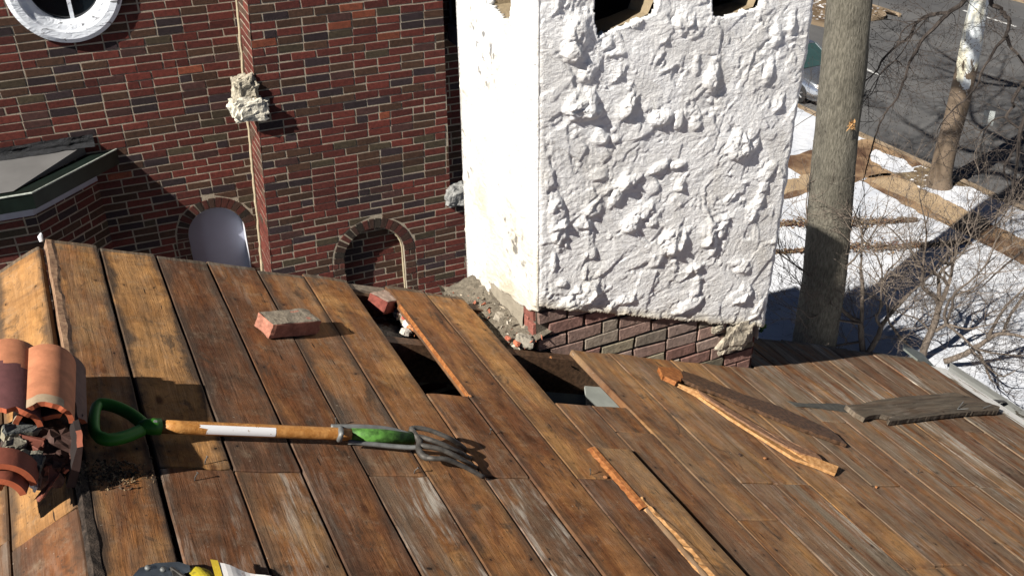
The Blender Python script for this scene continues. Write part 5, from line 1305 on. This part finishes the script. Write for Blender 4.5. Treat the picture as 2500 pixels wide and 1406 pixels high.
barrel('roof_tile', rpx(20, 896, .058), rpx(16, 1066, .058), .085, .013, lambda t, s: ORA if t < .36+.04*math.sin(s*9) else (.115, .045, .045), 'barrel tile half painted dark maroon at the left frame edge', TG, 180, brk=.03, seed=5)
barrel('roof_tile', rpx(126, 925, .028), rpx(128, 1075, .028), .088, .012, lambda t, s: (.12, .07, .06), 'dark tile underneath the whole orange tile', TG, 170, brk=.07, seed=8)
barrel('roof_tile', rpx(0, 1168, .012), rpx(-4, 1205, .012), .085, .014, lambda t, s: (.20, .058, .036), 'broken tile arch end-on at the bottom of the heap', TG, 180, seed=2)
barrel('roof_tile', rpx(-8, 1205, .002), rpx(-12, 1228, .002), .070, .014, lambda t, s: (.24, .07, .042), 'smaller broken tile arch nested below the bigger arch', TG, 170, seed=6)
def shard(name, pts, h0, h1, th, col, label, m=TINT, side=None, cat='shard'):
    n = len(pts); P = [rpx(x, y, h0+(h1-h0)*i/max(1, n-1)) for i, (x, y) in enumerate(pts)]
    c = sum(P)/n; mb = MB()
    fine = []
    for i in range(n):
        p, q = P[i], P[(i+1) % n]
        for t in np.linspace(0, 1, 5, endpoint=False): fine.append(p+(q-p)*t+np.array([random.gauss(0, .0016) for _ in range(3)]))
    nf = len(fine); nr = np.cross(P[1]-P[0], P[2]-P[0]); nr /= np.linalg.norm(nr); nr = nr if nr @ RN > 0 else -nr
    top = [p+nr*random.gauss(0, .0012) for p in fine]; ins = [c+(p-c)*.9+nr*(.0025+random.gauss(0, .0007)) for p in fine]
    bot = [p-nr*th for p in fine]
    mb.add(top+ins, [(i, (i+1) % nf, nf+(i+1) % nf, nf+i) for i in range(nf)], col); mb.add(ins, [tuple(range(nf))], col)
    mb.add(top+bot, [(i, nf+i, nf+(i+1) % nf, (i+1) % nf) for i in range(nf)], side or tuple(q*.7 for q in col))
    return tag(mb.build(name, m), label, cat, 'shards in the heap of old tiles')
for k, (px, h, sz, cc, lab) in enumerate([((112, 1062), .03, .065, (.065, .034, .027), 'dark tile lump below the whole orange tile'), ((140, 1100), .025, .055, (.065, .034, .027), 'dark red tile lump beside the upright tile edge'), ((52, 1085), .02, .065, (.09, .07, .06), 'dark lump under the tan grey shard'),
                                         ((122, 1145), .015, .045, (.065, .034, .027), 'dark red lump under the hooked shard'), ((78, 1140), .012, .05, (.12, .10, .085), 'dark mortar lump under the mortar wedge'), ((20, 1120), .012, .05, (.065, .034, .027), 'dark red lump behind the bigger broken arch'), ((148, 1040), .04, .055, (.07, .05, .045), 'black lump between the orange tile and the upright tile edge')]):
    c = rpx(px[0], px[1], h); rock('heap_lump', c, (RE*sz*.8, RY*sz*.8, RN*(h+.02)), CLAY if k % 2 else TINT, cc, k+20, None, .35, 10, lab, 'rubble', 'lumps in the heap of old tiles')
shard('tile_shard', [(4, 1042), (30, 1030), (98, 1036), (102, 1046), (40, 1058), (8, 1066)], .085, .07, .015, (.11, .115, .11), 'dark grey slate-like shard under the maroon tile', side=(.30, .27, .19))
shard('tile_shard', [(45, 1062), (112, 1068), (106, 1090), (92, 1100), (60, 1078)], .07, .06, .013, (.17, .055, .036), 'flat red shard behind the grey stone wedge', CLAY)
shard('tile_shard', [(8, 1086), (22, 1068), (48, 1066), (68, 1080), (52, 1092), (20, 1096)], .07, .065, .014, (.20, .18, .14), 'smooth tan grey shard at the left of the heap')
shard('mortar_shard', [(38, 1100), (60, 1098), (104, 1102), (110, 1120), (98, 1142), (70, 1124)], .075, .055, .03, (.20, .185, .145), 'crusty wedge of grey mortar in the middle of the heap', STONE)
shard('tile_shard', [(32, 1112), (46, 1108), (96, 1148), (94, 1190), (80, 1184), (66, 1142)], .055, .03, .012, (.34, .25, .23), 'narrow shard with white limewash edge below the mortar wedge', side=(.62, .58, .55))
shard('tile_shard', [(114, 1138), (126, 1134), (146, 1156), (140, 1168), (104, 1214), (94, 1210), (122, 1168)], .05, .012, .012, (.20, .062, .038), 'hooked orange-red shard at the lower right of the heap', CLAY)
shard('tile_shard', [(163, 1076), (175, 1070), (172, 1120), (170, 1148), (158, 1142), (160, 1110)], .055, .03, .014, (.13, .06, .045), 'thin upright tile edge at the right of the heap', CLAY, side=(.34, .10, .055))
shard('tile_shard', [(0, 1172), (12, 1174), (8, 1185), (0, 1188)], .03, .03, .012, (.5, .17, .07), 'bright orange chip at the left frame edge', CLAY)
us = np.linspace(-.02, .24, 34); vs_ = np.linspace(2.06, 2.48, 44)
P = np.array([[RP(.46+u, y, -.004+.022*max(0, 1-((u-.05)/.14)**2-((y-2.27)/.20)**2)*(1+.9*float(fbm(np.array(u*40), np.array(y*40), 3, 3)))) for u in us] for y in vs_])
mb = MB(); yy_ = np.linspace(2.42, 2.05, 22)
Pt = [[RP(.418+.004*vn(y*30, 2.)+du, y, hh*(1+.12*(vn(y*14, 5.)-.5))-.004) for y in yy_] for du, hh in ((.0, 0.0), (.002, .06), (.004, .108), (.016, .112), (.021, .06), (.020, 0.0))]
mb.grid(np.array(Pt), col=(.115, .065, .055), cols=np.array([[(.30, .10, .06) if i == 2 and j > 16 else (.022, .016, .015) for j in range(21)] for i in range(5)]))  # near-black faces carry the tile's shade as colour; red patch is clay
for e in (0, -1): mb.poly([Pt[i][e] for i in range(6)], (.04, .022, .018))
tag(mb.build('roof_tile', CLAY), 'tile standing on edge along the right side of the heap, its shade painted dark', 'roof tile', TG)
# crumbs of dirt beside the heap
for k in range(0): pass
mb = MB()
for k in range(900):
    u, y = random.gauss(.53, .035), random.gauss(2.10, .030); r = random.uniform(.0012, .0035); c = RP(u, y, .001+r*.4)
    e = [np.array([random.gauss(0, 1) for _ in range(3)])*r for _ in range(3)]
    mb.add([c-e[0], c+e[1], c+e[0], c-e[1], c+RN*r], [(0, 1, 4), (1, 2, 4), (2, 3, 4), (3, 0, 4)], random.choice([(.16, .11, .06), (.07, .05, .035), (.26, .19, .11)]))
tag(mb.build('dirt_crumbs', TINT), 'dirt and crumbs beside the heap of old tiles', 'dirt', kind='stuff')

# -- broken wood pieces
def slab(name, pts, h, th, m, label, side_m=None, tilt=None, cat='board', subd=4, jit=.0012, group=None, colr=None, part='split_face'):
    """Ragged plank piece from picture outline; pts may carry their own height."""
    P = [rpx(p[0], p[1], p[2] if len(p) > 2 else h) for p in pts]; n = len(P); fine = []
    for i in range(n):
        p, q = P[i], P[(i+1) % n]; k = max(1, int(np.linalg.norm(q-p)/.012)) if subd else 1
        for t in np.linspace(0, 1, k, endpoint=False): fine.append(p+(q-p)*t+RE*random.gauss(0, jit)+RY*random.gauss(0, jit))
    nf = len(fine); mb = MB()
    if np.cross(fine[nf//3]-fine[0], fine[2*nf//3]-fine[0]) @ RN < 0: fine = fine[::-1]
    top = fine; bot = [p-RN*th for p in fine]
    mb.add(top, [tuple(range(nf))]); mb.add(bot, [tuple(range(nf))[::-1]])
    mb.add(top+bot, [(i, nf+i, nf+(i+1) % nf, (i+1) % nf) for i in range(nf)])
    o = mb.build(name, m); tag(o, label, cat, group)
    if colr: o.color = colr
    return o
WOODW = WOOD
def wplank(name, pts, h, th, label, colr, group=None, m=None, jit=.0011):
    """Plank piece in roof frame so that its grain follows its own length."""
    P = [ruv(p[0], p[1], p[2] if len(p) > 2 else h)+((p[2] if len(p) > 2 else h),) for p in pts]
    P = [np.array(p) for p in P]; n = len(P); fine = []
    for i in range(n):
        p, q = P[i], P[(i+1) % n]; k = max(1, int(np.linalg.norm(q-p)/.012))
        for t in np.linspace(0, 1, k, endpoint=False): fine.append(p+(q-p)*t+np.array([random.gauss(0, jit), random.gauss(0, jit), 0]))
    c = sum(fine)/len(fine); pts2 = np.array([f[:2]-c[:2] for f in fine]); w_, v_ = np.linalg.eigh(pts2.T @ pts2); d = v_[:, 1]
    an = math.atan2(-d[0], d[1]); ca, sa = math.cos(-an), math.sin(-an)
    L = [((x*ca-y*sa), (x*sa+y*ca), f[2]-c[2]) for (x, y), f in zip(pts2, fine)]
    nf = len(L); ar = sum(L[i][0]*L[(i+1) % nf][1]-L[(i+1) % nf][0]*L[i][1] for i in range(nf))
    if ar < 0: L = L[::-1]
    mb = MB(); bot = [(x, y, z-th) for x, y, z in L]
    mb.add(L, [tuple(range(nf))]); mb.add(bot, [tuple(range(nf))[::-1]]); mb.add(L+bot, [(i, nf+i, nf+(i+1) % nf, (i+1) % nf) for i in range(nf)])
    o = mb.build(name, m or WOOD, None, False, Matrix.Translation(Vector(RP(c[0], c[1], c[2]))) @ RM @ Matrix.Rotation(an, 4, 'Z'))
    o.color = colr; tag(o, label, 'board piece', group); return o
BG = 'broken board pieces lying on the roof'
dkp = wplank('broken_board', [(1668, 905, .034), (1700, 915, .034), (1800, 956, .03), (1900, 990, .028), (1985, 1028, .026), (2035, 1052, .024), (2067, 1084, .022), (2010, 1064, .024), (1930, 1034, .026), (1850, 1000, .028), (1760, 962, .03), (1690, 936, .032), (1660, 922, .034)], .028, .015,
             'dark brown splintered board with a fresh orange broken end', (.80, .1, .0, .9), BG, DARKWOOD)
o = slab('fresh_end', [(1609, 895, .036), (1640, 896, .036), (1662, 905, .036), (1668, 922, .035), (1652, 932, .034), (1618, 916, .035)], .035, .020, RAW, '', jit=.002)
for k in ('label', 'category'): del o[k]
o.parent = dkp; o.matrix_parent_inverse = dkp.matrix_basis.inverted()
pl_ = wplank('broken_board', [(1640, 930, .022), (1700, 950, .026), (1790, 1006, .03), (1870, 1056, .032), (1950, 1098, .032), (2000, 1120, .032), (2048, 1138, .03), (2040, 1156, .016), (1990, 1136, .018), (1940, 1118, .018), (1860, 1068, .018), (1780, 1018, .016), (1700, 962, .014), (1652, 936, .016)], .025, .012,
             'long pale splinter of split board curving across the roof', (.4, .1, .0, .2), BG, RAWPALE, jit=.0008)
o = slab('weathered_back', [(1700, 948, .030), (1790, 1002, .034), (1870, 1050, .037), (1950, 1086, .038), (1985, 1100, .037), (2008, 1120, .034), (1960, 1106, .034), (1900, 1078, .035), (1840, 1044, .034), (1770, 1000, .032), (1720, 966, .03)], .034, .008, rawwood('brown_bark_side', (.13, .065, .035), (.24, .13, .07)), '', jit=.0015)
for k in ('label', 'category'): del o[k]
o.parent = pl_; o.matrix_parent_inverse = pl_.matrix_basis.inverted()
gb = wplank('broken_board', [(2066, 988, .030), (2100, 986, .03), (2146, 975, .03), (2200, 968, .03), (2280, 962, .03), (2330, 957, .032), (2390, 975, .034), (2441, 992, .034), (2438, 1002, .034), (2380, 1004, .033), (2300, 1012, .032), (2230, 1020, .031), (2172, 1028, .030), (2170, 1022, .03), (2178, 1018, .03), (2150, 1010, .03), (2125, 1014, .03), (2112, 1020, .028), (2090, 1008, .028)], .03, .024,
            'grey rotten board with nails sticking up beside the eave', (.46, .9, .25, .7), BG)
for (x, y), (dx, dy) in (((2338, 998), (14, -18)), ((2338, 999), (26, -2)), ((2400, 996), (20, -8))):
    p = rpx(x, y, .034); q = rpx(x+dx, y+dy, .055); mb = MB(); mb.tube([p, q], .0022, 5); o = mb.build('nail', METAL, gb); o.matrix_parent_inverse = gb.matrix_basis.inverted()
slab('felt_scrap', [(1921, 978, .004), (1960, 984, .004), (2040, 984, .004), (2066, 988, .004), (2090, 1010, .004), (2030, 1000, .004), (1975, 993, .004), (1945, 992, .004)], .004, .002, plain('old_roofing_felt', (.075, .072, .062), .9, 0, .3, 40, .4), 'torn grey felt scrap left of the rotten board', cat='felt scrap')
for k, (px, sz, lab) in enumerate([((1868, 1118), .012, 'small orange wood chip right of the pale splinter shadow'), ((1345, 872), .012, 'tiny wood chip on the golden board beside the left hole'), ((1148, 966), .010, 'crumb of split wood at the corner of the left hole'), ((1478, 1164), .012, 'thin sliver of wood against the split orange edge'), ((2140, 1188), .012, 'orange splinter chip at a board joint on the right'), ((1806, 1110), .014, 'dark brown chip left of the orange chip')]):
    chunk('wood_chip', px, .003, sz*.6, (.34, .15, .06) if 'dark' not in lab else (.06, .035, .025), 60+k, lab, 'wood chip', 'wood chips scattered on the roof', yaw=k*50, flat=.5)
NG = 'bent nails left in the roof boards'
nm = MB(); nm.tube([(0, 0, 0), (0, .002, .012), (.006, .004, .022)], .0017, 5); nm.tube([(.006, .004, .022), (.007, .0042, .0235)], .0038, 7)
n0 = nm.build('nail', DARKMETAL)
NP = [((475, 1175), 'bent nail left of the joint above the yellow strap'), ((820, 1038), 'nail standing beside the collar of the garden fork'), ((2238, 1156), 'bent nail on the grey boards right of the pale splinter'), ((2384, 1272), 'nail standing on the grey boards near the lower right corner'), ((1010, 1156), 'nail at the board joint just below the fork tines'), ((500, 1135), 'nail at the joint under the fork shaft'), ((1440, 1160), 'nail at the joint left of the split orange edge'), ((1195, 1060), 'nail right of the fork tines')]
for k, (px, lab) in enumerate(NP):
    o = n0 if k == 0 else n0.copy()
    if k: COL.objects.link(o)
    o.matrix_world = Matrix.Translation(Vector(rpx(*px, -.002))) @ RM @ Matrix.Rotation(k*1.3+.4, 4, 'Z'); tag(o, lab, 'nail', NG)
p = rpx(100, 574, .0); mb = MB(); mb.tube([rpx(101, 590, -.01), rpx(98, 578, .005), rpx(100, 570, .012)], [.006, .009, .004], 6)
tag(mb.build('mortar_crumb', plain('white_crumb', (.7, .7, .72), .8, 0, .2, 40, .3)), 'tiny white crumb at the top of the ridge crack', 'mortar crumb')

# -- snap hook and webbing at the bottom edge
lan = thing('safety_lanyard', rpx(430, 1400, 0), 'steel snap hook with yellow webbing at the bottom edge', 'lanyard')
HK = plain('plated_steel', (.17, .20, .23), .32, .85, .25, 25, .05)
u0, y0 = ruv(305, 1400); 
mb = MB(); outer = [(.512, 1.55), (.508, 1.66), (.514, 1.722), (.535, 1.752), (.57, 1.766), (.62, 1.768), (.642, 1.755), (.640, 1.735), (.622, 1.728), (.622, 1.55)]
inner = [(.548, 1.55), (.548, 1.66), (.550, 1.70), (.560, 1.716), (.58, 1.722), (.592, 1.715), (.595, 1.69), (.595, 1.55)]
ring = outer+inner[::-1]
mb.prism([RP(u, y-.022, .012) for u, y in ring], RN*.011); mb.build('hook', HK, lan)
mb = MB(); mb.box(RP(.600, 1.55, .010), RE*.016, RY*.165, RN*.016); mb.tube([RP(.60, 1.726, .02), RP(.625, 1.69, .022), RP(.632, 1.60, .022)], .007, 8); mb.build('gate', DARKMETAL, lan)
for (u, y) in ((.552, 1.742), (.583, 1.735), (.60, 1.70)):
    mb = MB(); mb.tube([RP(u, y-.014, .022), RP(u, y-.014, .028)], [.0075, .006], 12); mb.build('rivet', METAL, lan, True)
WEB = M('yellow_webbing', .7); v = WEB.obj(); WEB.col(WEB.mix(WEB.mr(WEB.noise(v, 40, 5), .5, .7), (.62, .50, .03), (.22, .17, .03)))
wv2 = WEB.n('TexWave'); WEB.set(wv2.inputs['Vector'], v); wv2.inputs['Scale'].default_value = 160; WEB.bump(wv2.outputs['Fac'], .4, .002)
ts = np.linspace(0, 1, 14); P = [[RP(.636+.05*s+.012*t, 1.735-.22*t-.012*abs(s-.4), .012+.022*math.sin(min(1, t*3)*1.57)+.006*math.sin(s*3.1)) for t in ts] for s in np.linspace(0, 1, 8)]
strip('webbing', np.array(P), WEB.m, lan)
P = [[RP(.692+.135*t, 1.726-.066*t-.16*s, .010+.026*math.sin(min(1, max(0, (1-s))*1.0+.15)*1.5)+.004*math.sin(t*9)) for t in ts] for s in np.linspace(0, 1, 8)]
SLV = M('dirty_white_sleeve', .75); v = SLV.obj(); x_ = SLV.noise(v, 24, 5); SLV.col(SLV.mix(SLV.mr(x_, .55, .66), (.68, .66, .64), (.42, .30, .25))); SLV.bump(x_, .2, .004)
strip('sleeve', np.array(P), SLV.m, lan)
P = [[RP(.683+.016*t, 1.731-.004*t-.17*s, .013+.027*math.sin(min(1, (1-s)+.15)*1.5)) for t in np.linspace(0, 1, 4)] for s in np.linspace(0, 1, 8)]
strip('yellow_band', np.array(P), plain('yellow_tape', (.70, .50, .04), .5, 0, .15, 20, .1), lan)
